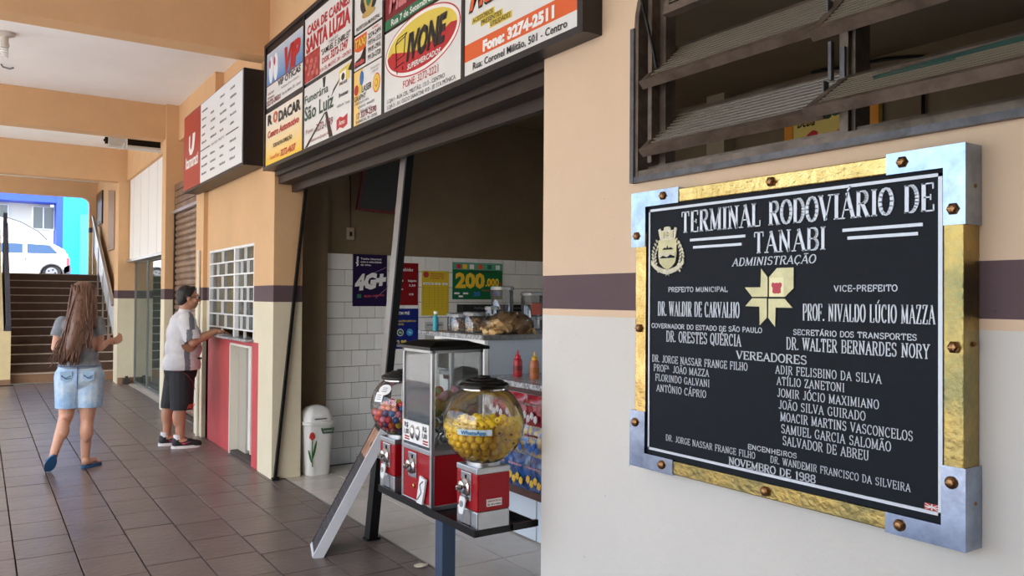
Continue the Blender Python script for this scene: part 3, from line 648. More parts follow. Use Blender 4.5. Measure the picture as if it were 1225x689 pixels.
# yellow drinks sign on the shop's far wall, seen through the louvres
ds = thing('drinks_sign', (5.46, 3.77, 2.62), 'yellow drinks sign with black script on the dark wall behind the louvre window', 'sign')
MB().box(5.44, 5.48, 3.36, 4.18, 2.62, 3.14).build('panel', M('sign_cream_yellow', (232, 206, 110), .5), ds)
MB().box(5.432, 5.44, 3.36, 3.45, 2.62, 3.14).build('side_band', M('sign_orange', (226, 146, 40), .5), ds); MB().box(5.432, 5.44, 4.10, 4.18, 2.62, 3.14).build('side_band', M('sign_orange'), ds)
q = MB(); sans(q, PX(5.438), 'Beba', -4.06, -3.90, 2.885, .085, .01, shear=.25); q.build('lettering', m_black, ds)
m_sr = M('sign_red', (196, 34, 34), .5)
q = MB(); sans(q, PX(5.438), 'C', -3.99, -3.87, 2.66, .17, .05); sans(q, PX(5.438), 'Caci', -3.74, -3.48, 2.70, .12, .03, shear=.15); q.build('lettering', m_sr, ds)
q = MB()
for y, z in ((3.80, 2.95), (3.70, 2.96)): q.ball((5.437, y, z), .05, 2, rad=(.003, .055, .035), rot=Matrix.Rotation(.5 if y > 3.75 else -.4, 3, 'X'))
q.build('leaf_picture', M('leaf_green', (30, 70, 40), .5), ds)
tag(MB().tube([(5.47, 3.05, 1.2), (5.47, 3.05, 3.0), (5.46, 3.05, 3.22), (5.42, 3.3, 3.25), (5.40, 3.9, 3.29)], .012, 8).build('wall_pipe', m_black), 'thin black pipe running up the dark wall behind the louvre window', 'pipe')
# ================================================================ advertising sign over the shop opening
XW = 2.016; XS = 1.93; pS = PX(XS-.0015)
sg = thing('advertising_sign', (1.97, 4.49, 2.535), 'long black-framed sign of many advertising panels over the shop opening', 'sign board')
m_sf = M('sign_frame_black', (30, 26, 28), 0.4, var=.3, vscale=20)
MB().box(XS+.004, XW, 2.405, 6.575, 2.535, 3.56).build('backing', m_sf, sg)
f = MB(); f.box(XS-.012, XS+.006, 2.405, 6.575, 2.532, 2.562).box(XS-.012, XS+.006, 2.405, 6.575, 3.53, 3.56).box(XS-.012, XS+.006, 2.405, 2.440, 2.562, 3.53).box(XS-.012, XS+.006, 6.545, 6.575, 2.562, 3.53)
for y in (5.632, 4.712, 4.26, 3.34): f.box(XS-.006, XS+.006, y-.014, y+.014, 2.562, 3.53)
f.build('frame', m_sf, sg)
m_pw = M('sign_white', (226, 228, 226), 0.3, spec=.4, var=.05, vscale=3)
C_ = lambda n, c: M('print_'+n, c, 0.4, spec=0.4)
red, dred, blk, org, yel, grn, dgrn, blu, lblu, gry = C_('red', (184, 40, 46)), C_('dark_red', (122, 26, 36)), C_('black', (26, 24, 28)), C_('orange', (222, 98, 44)), C_('yellow', (222, 200, 84)), C_('green', (28, 110, 74)), C_('dark_green', (36, 76, 62)), C_('blue', (40, 110, 180)), C_('light_blue', (150, 196, 218)), C_('grey', (110, 112, 116))
pwh = C_('white', (238, 238, 236))
def panel(y0, y1, z0, z1, mat=None): return MB().box(XS, XS+.005, y1, y0, z0, z1).build('sign_panel', mat or m_pw, sg)
def sh(p, mat, pts, d=.0006, name='printed_shape'): return MB().prism([(XS-d+.0004, y, z) for y, z in pts], (-.0005, 0, 0)).build(name, mat, p)
def tx(p, mat, s, y0, y1, z, h, bold=.02, shear=0.0, slope=0.0, d=.0025):
    q = MB(); sans(q, PX(XS), s, -y0, -y1, z, h, bold, shear=shear, slope=slope, d=d); return q.build('lettering', mat, p, recalc=False)
def disc(p, mat, cy, cz, ry, rz, d=.0008, n=40, name='printed_shape', a0=0, a1=360):
    return sh(p, mat, [(cy+ry*math.cos(math.radians(a0+(a1-a0)*k/n)), cz+rz*math.sin(math.radians(a0+(a1-a0)*k/n))) for k in range(n)], d, name)
def meat(n): return M(n, (196, 70, 66), .5, c2=(120, 24, 30), vscale=18)
# 1 optician
p = panel(6.535, 5.652, 3.035, 3.475)
m_bl = bpy.data.materials.new('blue_white_fade'); m_bl.use_nodes = True; N = m_bl.node_tree.nodes; Lk = m_bl.node_tree.links
g = N.new('ShaderNodeNewGeometry'); sx = N.new('ShaderNodeSeparateXYZ'); mr = N.new('ShaderNodeMapRange'); cr = N.new('ShaderNodeValToRGB'); Lk.new(g.outputs['Position'], sx.inputs[0]); Lk.new(sx.outputs[2], mr.inputs[0]); mr.inputs[1].default_value = 3.19; mr.inputs[2].default_value = 3.46; Lk.new(mr.outputs[0], cr.inputs[0]); cr.color_ramp.elements[0].color = lin((36, 120, 190)); cr.color_ramp.elements[1].color = lin((186, 200, 214)); Lk.new(cr.outputs[0], N['Principled BSDF'].inputs['Base Color'])
sh(p, m_bl, [(6.53, 3.215), (5.657, 3.215), (5.657, 3.47), (6.53, 3.47)]); sh(p, dred, [(6.53, 3.208), (5.657, 3.208), (5.657, 3.217), (6.53, 3.217)])
for y in (6.42, 6.30): disc(p, M('print_pale', (226, 232, 238), .4), y, 3.33, .055, .11, .0015); disc(p, red, y+.03, 3.38, .02, .035, .002)
tx(p, red, 'VIP', 6.13, 5.74, 3.235, .165, .06, shear=.3, d=.004)
tx(p, blk, 'VIP ÓTICAS', 6.24, 5.70, 3.155, .046, .03); tx(p, gry, 'Relojoaria, joias e consertos', 6.15, 5.74, 3.117, .020, 0)
tx(p, dred, 'Anéis para', 6.50, 6.33, 3.135, .022, .01, shear=.2); tx(p, dred, 'formatura', 6.50, 6.33, 3.10, .022, .01, shear=.2)
tx(p, dred, '3272-3031', 6.525, 6.17, 3.05, .038, .03); tx(p, gry, 'Rua Cel. Militão, 501 - Centro', 6.12, 5.69, 3.063, .022, .01)
# 2 car workshop
m_yf = bpy.data.materials.new('white_yellow_fade'); m_yf.use_nodes = True; N = m_yf.node_tree.nodes; Lk = m_yf.node_tree.links
g = N.new('ShaderNodeNewGeometry'); sx = N.new('ShaderNodeSeparateXYZ'); mr = N.new('ShaderNodeMapRange'); cr = N.new('ShaderNodeValToRGB'); Lk.new(g.outputs['Position'], sx.inputs[0]); Lk.new(sx.outputs[2], mr.inputs[0]); mr.inputs[1].default_value = 2.58; mr.inputs[2].default_value = 2.90; Lk.new(mr.outputs[0], cr.inputs[0]); cr.color_ramp.elements[0].color = lin((240, 196, 60)); cr.color_ramp.elements[1].color = lin((232, 226, 212)); Lk.new(cr.outputs[0], N['Principled BSDF'].inputs['Base Color'])
p = panel(6.545, 5.655, 2.567, 2.990, m_yf)
tx(p, blk, 'R', 6.49, 6.37, 2.89, .075, .05, d=.003); tx(p, org, 'O', 6.35, 6.23, 2.885, .085, .03, d=.003); tx(p, blk, 'DACAR', 6.21, 5.69, 2.875, .075, .05)
q = MB().lathe((XS-.003, 6.29, 2.925), [(.022, 0), (.03, 0)], 16, 'x', cap=False); q.build('printed_shape', gry, p)
tx(p, red, 'Centro Automotivo', 6.49, 5.73, 2.785, .052, .03, shear=.15); tx(p, blk, 'SOB NOVA DIREÇÃO', 6.34, 5.88, 2.69, .030, .02, shear=.1)
tx(p, org, 'Fone/Fax:', 6.42, 6.18, 2.603, .032, .01, shear=.15); tx(p, red, '3272-4637', 6.15, 5.80, 2.595, .046, .03, shear=.1)
# 3 butcher
p = panel(5.618, 4.727, 3.033, 3.50)
tx(p, red, 'CASA DE CARNES', 5.565, 4.775, 3.372, .062, .035); tx(p, red, 'SANTA LUZIA', 5.585, 4.765, 3.247, .10, .045)
sh(p, meat('print_meat'), [(5.618, 3.036), (5.31, 3.036), (5.31, 3.235), (5.618, 3.235)])
for k in range(9): disc(p, M('print_meat_light', (214, 130, 120), .5, c2=(150, 40, 44), vscale=40), 5.36+.028*k, 3.07+.13*((k*37) % 10)/10, .03, .02, .0012+k*.0001, 12)
tx(p, gry, 'DIREÇÃO', 5.13, 4.97, 3.205, .018, .01); tx(p, blk, '"SAMUEL E SHIRLEI"', 5.285, 4.765, 3.158, .038, .01, shear=.1)
tx(p, red, 'DISK', 5.26, 5.12, 3.097, .036, .02); tx(p, red, '3272-1247', 5.10, 4.80, 3.097, .050, .025); tx(p, red, 'RUA CEL. MILITÃO, 201 - CENTRO', 5.305, 4.75, 3.047, .024, .01)
# 4 funeral service, with a dark figure of two crossing strokes
p = panel(5.618, 4.727, 2.567, 3.005)
for pts in ([(5.25, 3.0), (5.19, 3.0), (5.205, 2.93), (5.235, 2.93)], [(5.09, 2.835), (5.045, 2.88), (4.93, 2.93), (4.965, 2.90)], [(5.60, 2.57), (5.54, 2.57), (5.18, 2.755), (5.21, 2.755)], [(5.20, 2.755), (5.16, 2.755), (5.05, 2.57), (5.12, 2.57)], [(4.80, 2.95), (4.73, 3.0), (4.73, 2.93)]):
    sh(p, blk, pts, .001)
tx(p, dgrn, 'Funerária', 5.60, 5.14, 2.885, .056, .01); tx(p, dgrn, 'São Luiz', 5.605, 5.04, 2.765, .095, .02)
tx(p, dred, 'Fone:', 5.57, 5.42, 2.665, .030, -.005); tx(p, dred, '3272-1739', 5.36, 5.05, 2.650, .050, .01); tx(p, dred, 'Atendimento em Qualquer Horário', 5.52, 5.055, 2.594, .022, .0)
sh(p, yel, [(4.95, 2.975), (4.77, 2.99), (4.77, 2.895), (4.95, 2.875)]); sh(p, pwh, [(4.935, 2.955), (4.83, 2.965), (4.83, 2.865), (4.935, 2.865)], .001); disc(p, blk, 4.88, 2.925, .028, .024, .0014, 16); tx(p, blk, 'PREVER', 4.93, 4.80, 2.873, .020, .02, d=.004)
tx(p, blk, 'Bretanas', 4.945, 4.79, 2.80, .026, .02); tx(p, gry, 'Afiliado:', 4.98, 4.85, 2.738, .020, .0); tx(p, gry, 'Tanabi', 4.84, 4.76, 2.735, .02, 0)
q = [(4.985, 2.59), (4.93, 2.605), (4.87, 2.59), (4.80, 2.605), (4.80, 2.675), (4.87, 2.66), (4.93, 2.675), (4.985, 2.66)]; sh(p, red, q); tx(p, pwh, 'Amo', 4.94, 4.84, 2.618, .030, .02)
# 5 town hall crest
p = panel(4.700, 4.275, 3.140, 3.50)
disc(p, blk, 4.48, 3.30, .13, .085, .0008, 18); disc(p, M('print_gold', (190, 160, 90), .5), 4.48, 3.315, .075, .085, .0014, 6); disc(p, grn, 4.48, 3.31, .04, .05, .002, 8); disc(p, M('print_gold'), 4.48, 3.22, .10, .022, .0024, 12)
sh(p, M('print_gold'), [(4.56, 3.40), (4.40, 3.40), (4.42, 3.46), (4.45, 3.43), (4.48, 3.47), (4.51, 3.43), (4.54, 3.46)], .0016); tx(p, blk, 'PREFEITURA MUNICIPAL', 4.665, 4.315, 3.150, .024, .01)
# 6 taxi
p = panel(4.697, 4.275, 2.912, 3.125)
sh(p, org, [(4.69, 3.03), (4.51, 3.065), (4.505, 3.115), (4.69, 3.115)]); disc(p, org, 4.6, 3.05, .09, .035, .001, 24); tx(p, yel, 'TAXI', 4.675, 4.515, 3.045, .048, .03, d=.004)
sh(p, blk, [(4.69, 2.925), (4.52, 2.925), (4.515, 3.03), (4.55, 3.02), (4.60, 2.98), (4.69, 2.965)], .001); tx(p, M('print_pink', (214, 90, 96), .5), 'Pontão', 4.68, 4.53, 2.935, .028, .03, d=.004)
tx(p, red, 'FONES:', 4.42, 4.33, 3.100, .014, .01)
for k, s in enumerate(('3274-2491', '99714-1533', '99191-0906', '99126-2728')): tx(p, blk, s, 4.482, 4.298, 3.060-.043*k, .030, .01)
# 7 laser printing
p = panel(4.697, 4.275, 2.567, 2.902)
sh(p, M('print_pale_orange', (240, 204, 120), .5), [(4.697, 2.567), (4.60, 2.567), (4.62, 2.75), (4.56, 2.902), (4.697, 2.902)])
disc(p, blu, 4.575, 2.845, .028, .045, .002, 20); disc(p, yel, 4.595, 2.79, .03, .035, .0014, 20); disc(p, red, 4.655, 2.785, .033, .033, .0018, 20)
tx(p, blk, 'LASER', 4.57, 4.425, 2.755, .038, .01); tx(p, blk, 'GRAPHY', 4.685, 4.505, 2.715, .032, .01)
for k, (s, a, b) in enumerate((('COMUNICAÇÃO VISUAL', 4.68, 4.46), ('ADESIVOS - BANNERS', 4.63, 4.38), ('FAIXAS - FACHADAS', 4.59, 4.42))): tx(p, gry, s, a, b, 2.692-.028*k, .015, .01)
tx(p, dred, '17 3279-2590', 4.645, 4.35, 2.602, .036, .02); tx(p, blk, 'RUA MARECHAL, 780 - CENTRO', 4.655, 4.34, 2.575, .018, .01)
tx(p, gry, 'TECNOLOGIA A', 4.44, 4.31, 2.862, .014, 0); tx(p, gry, 'LASER EM', 4.42, 4.33, 2.84, .014, 0)
disc(p, org, 4.355, 2.77, .053, .058, .001, 28); disc(p, yel, 4.355, 2.77, .045, .050, .0014, 28); disc(p, org, 4.355, 2.77, .020, .025, .002, 16); disc(p, yel, 4.355, 2.77, .013, .017, .0024, 16)
# 8 red and green panel
p = panel(4.245, 3.355, 3.035, 3.50, dred)
sh(p, grn, [(4.245, 3.036), (3.355, 3.036), (3.355, 3.095), (4.245, 3.095)]); tx(p, pwh, 'Rua 7 de Setembro, 220', 4.155, 3.55, 3.047, .034, .02); tx(p, M('print_pink_line', (206, 120, 124), .5), 'Marli', 4.19, 3.86, 3.13, .11, .04, shear=.2)
# 9 supermarket
p = panel(4.245, 3.355, 2.562, 3.020)
cy, cz, ry, rz = 3.80, 2.865, .415, .148
disc(p, red, cy, cz, ry+.018, rz+.017, .0006, 56); disc(p, pwh, cy, cz, ry+.008, rz+.010, .0010, 56); disc(p, yel, cy, cz, ry-.014, rz-.008, .0014, 56)
wv = []
for k in range(0, 29):
    a = math.radians(180+k*180/28+(0)); wv.append((cy-(ry-.014)*math.cos(a-math.pi), cz+(rz-.008)*math.sin(a)))
top = [(cy+(ry-.014)*(1-2*k/14.0), cz+.01+.04*math.sin((k/14.0)*6.3-2.6)) for k in range(1, 14)]
# red lower half under a wavy line
low = []
for k in range(29):
    th_ = math.pi+math.pi*k/28; low.append((cy+(ry-.014)*math.cos(th_), cz+(rz-.008)*math.sin(th_)))
wav = [(cy+(ry-.014)*(1-2*k/14.0)*.985, cz-.005+.035*math.sin((1-k/14.0)*5.0-3.9)*(1 if 0 < k < 14 else 0)) for k in range(1, 14)]
sh(p, red, low+wav, .0020)
tx(p, blk, 'IVONE', 3.955, 3.53, 2.800, .13, .05, shear=.25, d=.005); tx(p, pwh, 'SUPERMERCADOS', 3.94, 3.565, 2.745, .028, .02, shear=.2, d=.005)
ct = MB()
for a, b in (((4.09, 2.92), (3.97, 2.94)), ((4.09, 2.92), (4.08, 2.83)), ((3.97, 2.94), (3.985, 2.84)), ((4.08, 2.83), (3.985, 2.84)), ((4.06, 2.945), (3.95, 2.955)), ((4.09, 2.92), (4.06, 2.945)), ((3.97, 2.94), (3.95, 2.955)), ((4.08, 2.83), (4.08, 2.79)), ((4.10, 2.79), (3.99, 2.80)), ((4.07, 2.77), (4.07, 2.75)), ((4.0, 2.78), (4.0, 2.76))): ct.tube([(XS-.004, *a), (XS-.004, *b)], .0022, 4)
ct.build('cart_drawing', blk, p)
tx(p, red, 'FONE: 3272-2221', 3.995, 3.59, 2.655, .040, .0); tx(p, blk, 'LOJA I - RUA CEL. MILITÃO, 1313 - CENTRO', 4.20, 3.52, 2.612, .022, .0); tx(p, blk, 'LOJA II - AV. GILDO SANATINI, 410 - JD STA MÔNICA', 4.20, 3.41, 2.578, .022, .0)
# 10 gift shop
p = panel(3.325, 2.442, 2.562, 3.50)
sh(p, org, [(3.325, 2.634), (2.442, 2.634), (2.442, 2.716), (3.325, 2.716)])
tx(p, pwh, 'Fone: 3274-2511', 3.155, 2.60, 2.648, .046, .06, d=.003); tx(p, blk, 'Rua: Coronel Militão, 501 - Centro', 3.245, 2.515, 2.583, .032, .015)
tx(p, blk, 'Multi', 3.285, 2.945, 2.868, .13, .05, shear=.35, d=.0022); tx(p, org, 'Multi', 3.275, 2.955, 2.875, .125, .04, shear=.35, d=.004)
tx(p, blk, 'p', 2.83, 2.755, 2.87, .15, .05, shear=.3, d=.0022); tx(p, org, 'p', 2.825, 2.76, 2.875, .145, .04, shear=.3, d=.004); tx(p, org, 'tudo', 2.74, 2.52, 2.89, .13, .04, shear=.3, d=.004)
for s, a, b, z in (('ACESSÓRIOS', 3.25, 3.07, 2.805), ('PRESENTES', 3.17, 3.00, 2.775), ('UTILIDADES', 3.09, 2.925, 2.745)): 
    sh(p, yel, [(a+.01, z-.006), (b-.01, z-.006), (b-.01, z+.026), (a+.01, z+.026)], .0007); tx(p, blk, s, a, b, z, .020, .01)
# dark roller housing under the sign
struct('trim_roller_housing', MB().box(2.05, 2.30, 2.79, 6.58, 2.44, 2.62).box(2.02, 2.06, 2.79, 6.58, 2.50, 2.54).box(2.16, 2.20, 2.79, 6.58, 2.38, 2.44), m_steel)
# ================================================================ timetable lightbox
lb = thing('timetable_sign', (1.92, 8.04, 2.62), 'black boxed sign with white timetable face and red logo panel', 'sign box')
MB().box(1.836, XW, 6.875, 9.21, 2.62, 3.445, bev=.004).build('housing', m_sf, lb)
MB().box(1.829, 1.836, 6.89, 8.42, 2.64, 3.43).build('timetable_face', M('backlit_white', (228, 234, 238), .3), lb)
rp = MB().box(1.829, 1.836, 8.43, 9.20, 2.64, 3.43).build('logo_face', M('print_brick_red', (168, 44, 38), .35), lb)
tt = MB(); rr = random.Random(3)
for r in range(9):
    if r == 5: continue
    z = 3.335-.078*r
    for c in range(4):
        if r in (0,) and c > 3: continue
        y = 8.36-.36*c; 
        if rr.random() < .08: continue
        n = rr.randint(5, 9)
        for k in range(n):
            h = .020 if rr.random() < .7 else .014; wd = .020
            yy = y-.026*k; tt.box(1.8275, 1.829, yy-wd*.3, yy-wd*.1, z, z+h).box(1.8275, 1.829, yy-wd*.8, yy-wd*.6, z, z+h); 
            if rr.random() < .6: tt.box(1.8275, 1.829, yy-wd*.8, yy-wd*.1, z+h-.005, z+h)
            else: tt.box(1.8275, 1.829, yy-wd*.8, yy-wd*.1, z, z+.005)
tt.build('timetable_lines', gry, lb, kind='stuff')
MB().box(1.827, 1.829, 7.00, 7.42, 2.953, 2.963).box(1.827, 1.829, 8.02, 8.40, 2.953, 2.963).build('divider_line', blk, lb)
q = MB(); sans(q, PX(1.829), 'VIA RIO PRETO', -7.97, -7.47, 2.945, .024, .01); q.build('lettering', gry, lb)
q = MB(); sans(q, PX(1.829), 'Itamarati', -9.10, -8.53, 2.865, .115, .03, shear=.1); q.build('lettering', pwh, rp)
lg = MB(); lg.prism([(1.829, y, z) for y, z in [(8.95, 3.19), (8.89, 3.20), (8.90, 3.08), (8.87, 3.04), (8.82, 3.06), (8.80, 3.10), (8.78, 3.20), (8.66, 3.20), (8.68, 3.12), (8.72, 3.03), (8.80, 2.99), (8.90, 2.99), (8.95, 3.05)]], (-.001, 0, 0)); lg.build('logo_mark', pwh, rp)
# ================================================================ door posts leaning in the shop opening
def slanted(name, p, q, w, t, mat, label):
    """square-section post from foot p to head q, w along Y, t along X"""
    p = Vector(p); q = Vector(q); b = MB()
    b.prism([p+Vector((sx*t/2, sy*w/2, 0)) for sx, sy in ((-1, -1), (1, -1), (1, 1), (-1, 1))], q-p); return b
m_post = M('black_post_steel', (20, 19, 20), 0.4, 0.4)
m_greyf = M('grey_post_flange', (142, 138, 136), 0.35, 0.6, var=.1)
dp = thing('door_post', (2.045, 4.643, 0), 'tall leaning steel door post with grey flange amid the shop opening', 'post')
slanted('post', (2.060, 4.643, 0), (2.304, 4.643, 2.605), .035, .055, m_post, '').build('upright', m_post, dp)
p0 = Vector((2.028, 4.650, 0)); p1 = Vector((2.272, 4.650, 2.605))
slanted('', p0.lerp(p1, .30), p1, .075, .010, m_greyf, '').build('flange', m_greyf, dp, label='grey flange')
slanted('', p0, p0.lerp(p1, .30), .075, .010, m_post, '').build('lower_flange', m_post, dp)
MB().box(2.01, 2.10, 4.61, 4.68, 0, .012).build('foot_plate', m_post, dp)
dr = thing('door_rail', (2.036, 6.56, 0), 'thin black rail leaning diagonally across the cream corner pillar', 'rail')
slanted('', (2.040, 6.56, 0.002), (2.294, 6.56, 2.62), .03, .022, m_post, '').build('rail', m_post, dr)
MB().box(2.20, 2.32, 6.545, 6.575, 2.50, 2.515).build('bracket', m_post, dr); MB().box(2.015, 2.07, 6.53, 6.575, 0, .02).build('foot_plate', m_post, dr)
# ================================================================ chalkboard leaning on the post
A = Vector((1.621, 4.475, 0)); D = Vector((.292, .956, 0)).normalized(); Bt = Vector((1.994, 4.361, .728)); E_ = (Bt-A).normalized(); n_ = D.cross(E_).normalized()
if n_.x > 0: n_ = -n_
Lb = (Bt-A).length; Wb = .27
cbd = thing('chalkboard', A+D*Wb/2, 'narrow black chalkboard with white edge leaning towards the shop', 'chalkboard')
P = lambda a, b, c: A+D*a+E_*b+n_*c
def slab_box(a0, a1, b0, b1, c0, c1): 
    m_ = MB(); m_.prism([P(a0, b0, c0), P(a1, b0, c0), P(a1, b1, c0), P(a0, b1, c0)], n_*(c1-c0)); return m_
m_chk = M('chalkboard_black', (38, 36, 40), .6, c2=(58, 54, 58), vscale=12)
m_wf = M('white_painted_wood', (206, 210, 214), .5, var=.08, vscale=10)
slab_box(.02, Wb-.02, .02, Lb-.02, -.012, .004).build('board', m_chk, cbd)
slab_box(0, .022, 0, Lb, -.050, .008).build('frame_rail', m_wf, cbd, label='white side rail'); slab_box(Wb-.012, Wb, 0, Lb, -.05, .006).build('frame_rail', m_chk, cbd, label='dark far rail')
slab_box(.022, Wb-.012, Lb-.012, Lb, -.04, .004).build('frame_rail', m_chk, cbd); slab_box(.022, Wb-.012, 0, .02, -.04, .008).build('frame_rail', m_wf, cbd)
slab_box(.03, Wb-.03, Lb-.20, Lb-.03, .004, .006).build('photo_print', M('food_photo', (196, 150, 122), .4, c2=(122, 78, 56), vscale=9), cbd, label='warm brown food photograph at the top of the board')
slab_box(.05, .09, Lb-.13, Lb-.10, .006, .007).build('photo_mark', m_black, cbd)
ck = MB(); r_ = random.Random(5)
for k in range(11):
    b0 = .10+k*.048; a = .05
    for j in range(7):
        a1 = a+.018+.02*r_.random(); ck.tube([P(a, b0+.012*r_.random(), .0055), P((a+a1)/2, b0+.018*r_.random()-.004, .0055), P(a1, b0+.012*r_.random(), .0055)], .0016, 4); a = a1+.012
ck.build('chalk_writing', M('chalk', (110, 110, 120), .9), cbd, kind='stuff')
# ================================================================ waste bin
tb = thing('waste_bin', (2.412, 6.635, 0), 'white plastic swing-lid waste bin printed with a red tulip beside the pillar', 'waste bin')
m_bin = M('bin_white', (226, 226, 222), .35, var=.05)
def rsq(h, n=20, e=.32):
    """rounded-square ring of half-width h"""
    out = []
    for k in range(n):
        a = 2*math.pi*(k+.5)/n; c, s = math.cos(a), math.sin(a); out.append((math.copysign(abs(c)**e, c)*h, math.copysign(abs(s)**e, s)*h))
    return out
def loft(cx, cy, prof, n=24, e=.45):
    b = MB(); rings = [[b.bm.verts.new((cx+x, cy+y, z)) for x, y in rsq(h, n, e)] for h, z in prof]
    for i in range(len(rings)-1):
        for k in range(n): b.bm.faces.new((rings[i][k], rings[i][(k+1) % n], rings[i+1][(k+1) % n], rings[i+1][k]))
    b.bm.faces.new(rings[0][::-1]); b.bm.faces.new(rings[-1]); return b
cx, cy = 2.412, 6.635
auto_smooth(loft(cx, cy, [(.098, 0), (.102, .012), (.122, .43), (.124, .44)]).build('body', m_bin, tb)); auto_smooth(loft(cx, cy, [(.133, .425), (.136, .43), (.136, .452), (.128, .456)]).build('rim', m_bin, tb))
ld = loft(cx, cy, [(.124, .455), (.120, .49), (.104, .535), (.075, .566), (.035, .582)]).build('swing_lid', m_bin, tb); auto_smooth(ld)
MB().box(cx-.055, cx+.05, cy-.128, cy-.112, .475, .482).build('lid_slot', m_black, ld); q = MB(); q.prism([(cx-.08, cy-.118, .49), (cx+.02, cy-.118, .49), (cx+.0, cy-.08, .55), (cx-.05, cy-.08, .55)], (0, -.008, .002)); q.build('lid_flap', M('bin_white2', (236, 236, 234), .3), ld)
yf = cy-.121
tl = MB(); tl.ball((cx-.075, yf, .335), .03, 2, rad=(.017, .004, .034)).ball((cx-.088, yf, .345), .02, 2, rad=(.010, .004, .028), rot=Matrix.Rotation(.3, 3, 'Y')).ball((cx-.062, yf, .345), .02, 2, rad=(.010, .004, .028), rot=Matrix.Rotation(-.3, 3, 'Y')); tl.build('tulip_print', M('tulip_red', (196, 50, 40), .5), tb)
lf = MB(); lf.tube([(cx-.075, yf-.001, .30), (cx-.072, yf+.004, .16), (cx-.068, yf+.009, .08)], .004, 6).ball((cx-.052, yf+.006, .22), .02, 2, rad=(.010, .003, .085), rot=Matrix.Rotation(.22, 3, 'Y')).ball((cx-.09, yf+.006, .17), .02, 2, rad=(.008, .003, .06), rot=Matrix.Rotation(-.25, 3, 'Y')); lf.build('leaf_print', M('leaf_print_green', (50, 110, 50), .5), tb)
hd = MB().tube([(cx+.005, yf-.006, .40), (cx+.015, yf-.012, .36), (cx+.10, yf-.012, .36), (cx+.108, yf-.006, .40)], .008, 6).box(cx+.02, cx+.095, yf-.012, yf-.004, .382, .396); hd.build('handle', M('bin_green', (36, 74, 46), .5), tb)
# ================================================================ vending stand with three gumball machines
m_standb = M('stand_blue_grey', (66, 84, 108), 0.4, 0.3, var=.1)
vs_ = thing('vending_stand', (1.81, 3.26, 0), 'blue-grey post stand with a black angle-iron shelf under the sweet machines', 'stand')
MB().box(1.775, 1.845, 3.225, 3.295, .012, .505, bev=.004).build('post', m_standb, vs_); MB().box(1.62, 2.0, 3.08, 3.44, 0, .012, bev=.003).build('base_plate', m_standb, vs_)
MB().box(1.715, 1.722, 2.845, 3.80, .512, .545).box(1.722, 1.745, 2.845, 3.80, .512, .518).build('front_rail', m_black, vs_); MB().box(2.005, 2.012, 2.845, 3.80, .512, .545).box(1.985, 2.005, 2.845, 3.80, .512, .518).build('back_rail', m_black, vs_)
MB().box(1.722, 2.03, 2.845, 2.852, .512, .540).box(1.90, 2.03, 2.830, 2.846, .518, .545).build('end_rail', m_black, vs_); MB().box(1.722, 2.005, 3.738, 3.80, .512, .540).build('end_rail', m_black, vs_)
MB().box(1.722, 2.005, 3.20, 3.32, .505, .518).box(1.722, 2.005, 2.852, 3.793, .5185, .5225).build('shelf_plate', m_black, vs_)
m_mred = M('machine_red', (152, 10, 22), 0.35, spec=.3)
m_globe = glass('clear_globe', (252, 252, 252), .15, .015, .015, (230, 230, 228))
m_pane = glass('clear_pane', (248, 250, 250), .2, .02, .02)
Z0 = .523
def mech(y, z, root, xf):
    """coin mechanism on the front face (towards -X)"""
    m_ = MB(); m_.box(xf-.006, xf, y-.042, y+.042, z-.056, z+.062, bev=.002); pl_ = m_.build('coin_plate', m_chrome, root)
    auto_smooth(MB().lathe((xf-.006, y, z), [(.039, 0), (.039, -.009), (.031, -.016), (.027, -.025), (.017, -.029), (.002, -.030)], 20, 'x').build('dial', m_chrome, pl_))
    h = MB().box(xf-.052, xf-.03, y-.008, y+.008, z-.010, z+.010, bev=.003).tube([(xf-.028, y, z), (xf-.040, y, z), (xf-.046, y-.012, z+.004), (xf-.050, y-.026, z+.010)], [.014, .013, .011, .007], 8); auto_smooth(h.build('crank', m_chrome, pl_))
    MB().box(xf-.009, xf-.005, y-.004, y+.004, z+.038, z+.052).build('coin_slot', m_black, pl_)
def flap(y, z, root, xf):
    b = MB(); pts = [(-.020, .035), (.020, .035), (.024, .02), (.021, -.02), (.014, -.036), (-.014, -.036), (-.021, -.02), (-.024, .02)]
    b.prism([(xf-.014-.006*(1 if c < 0 else 0), y+a, z+c) for a, c in pts], (-.006, 0, 0)); f_ = b.build('chute_flap', M('flap_white', (226, 228, 228), .3), root)
    MB().lathe((xf-.024, y, z+.006), [(.014, 0), (.014, -.002), (.009, -.002)], 14, 'x').build('flap_ring', m_alu, f_)
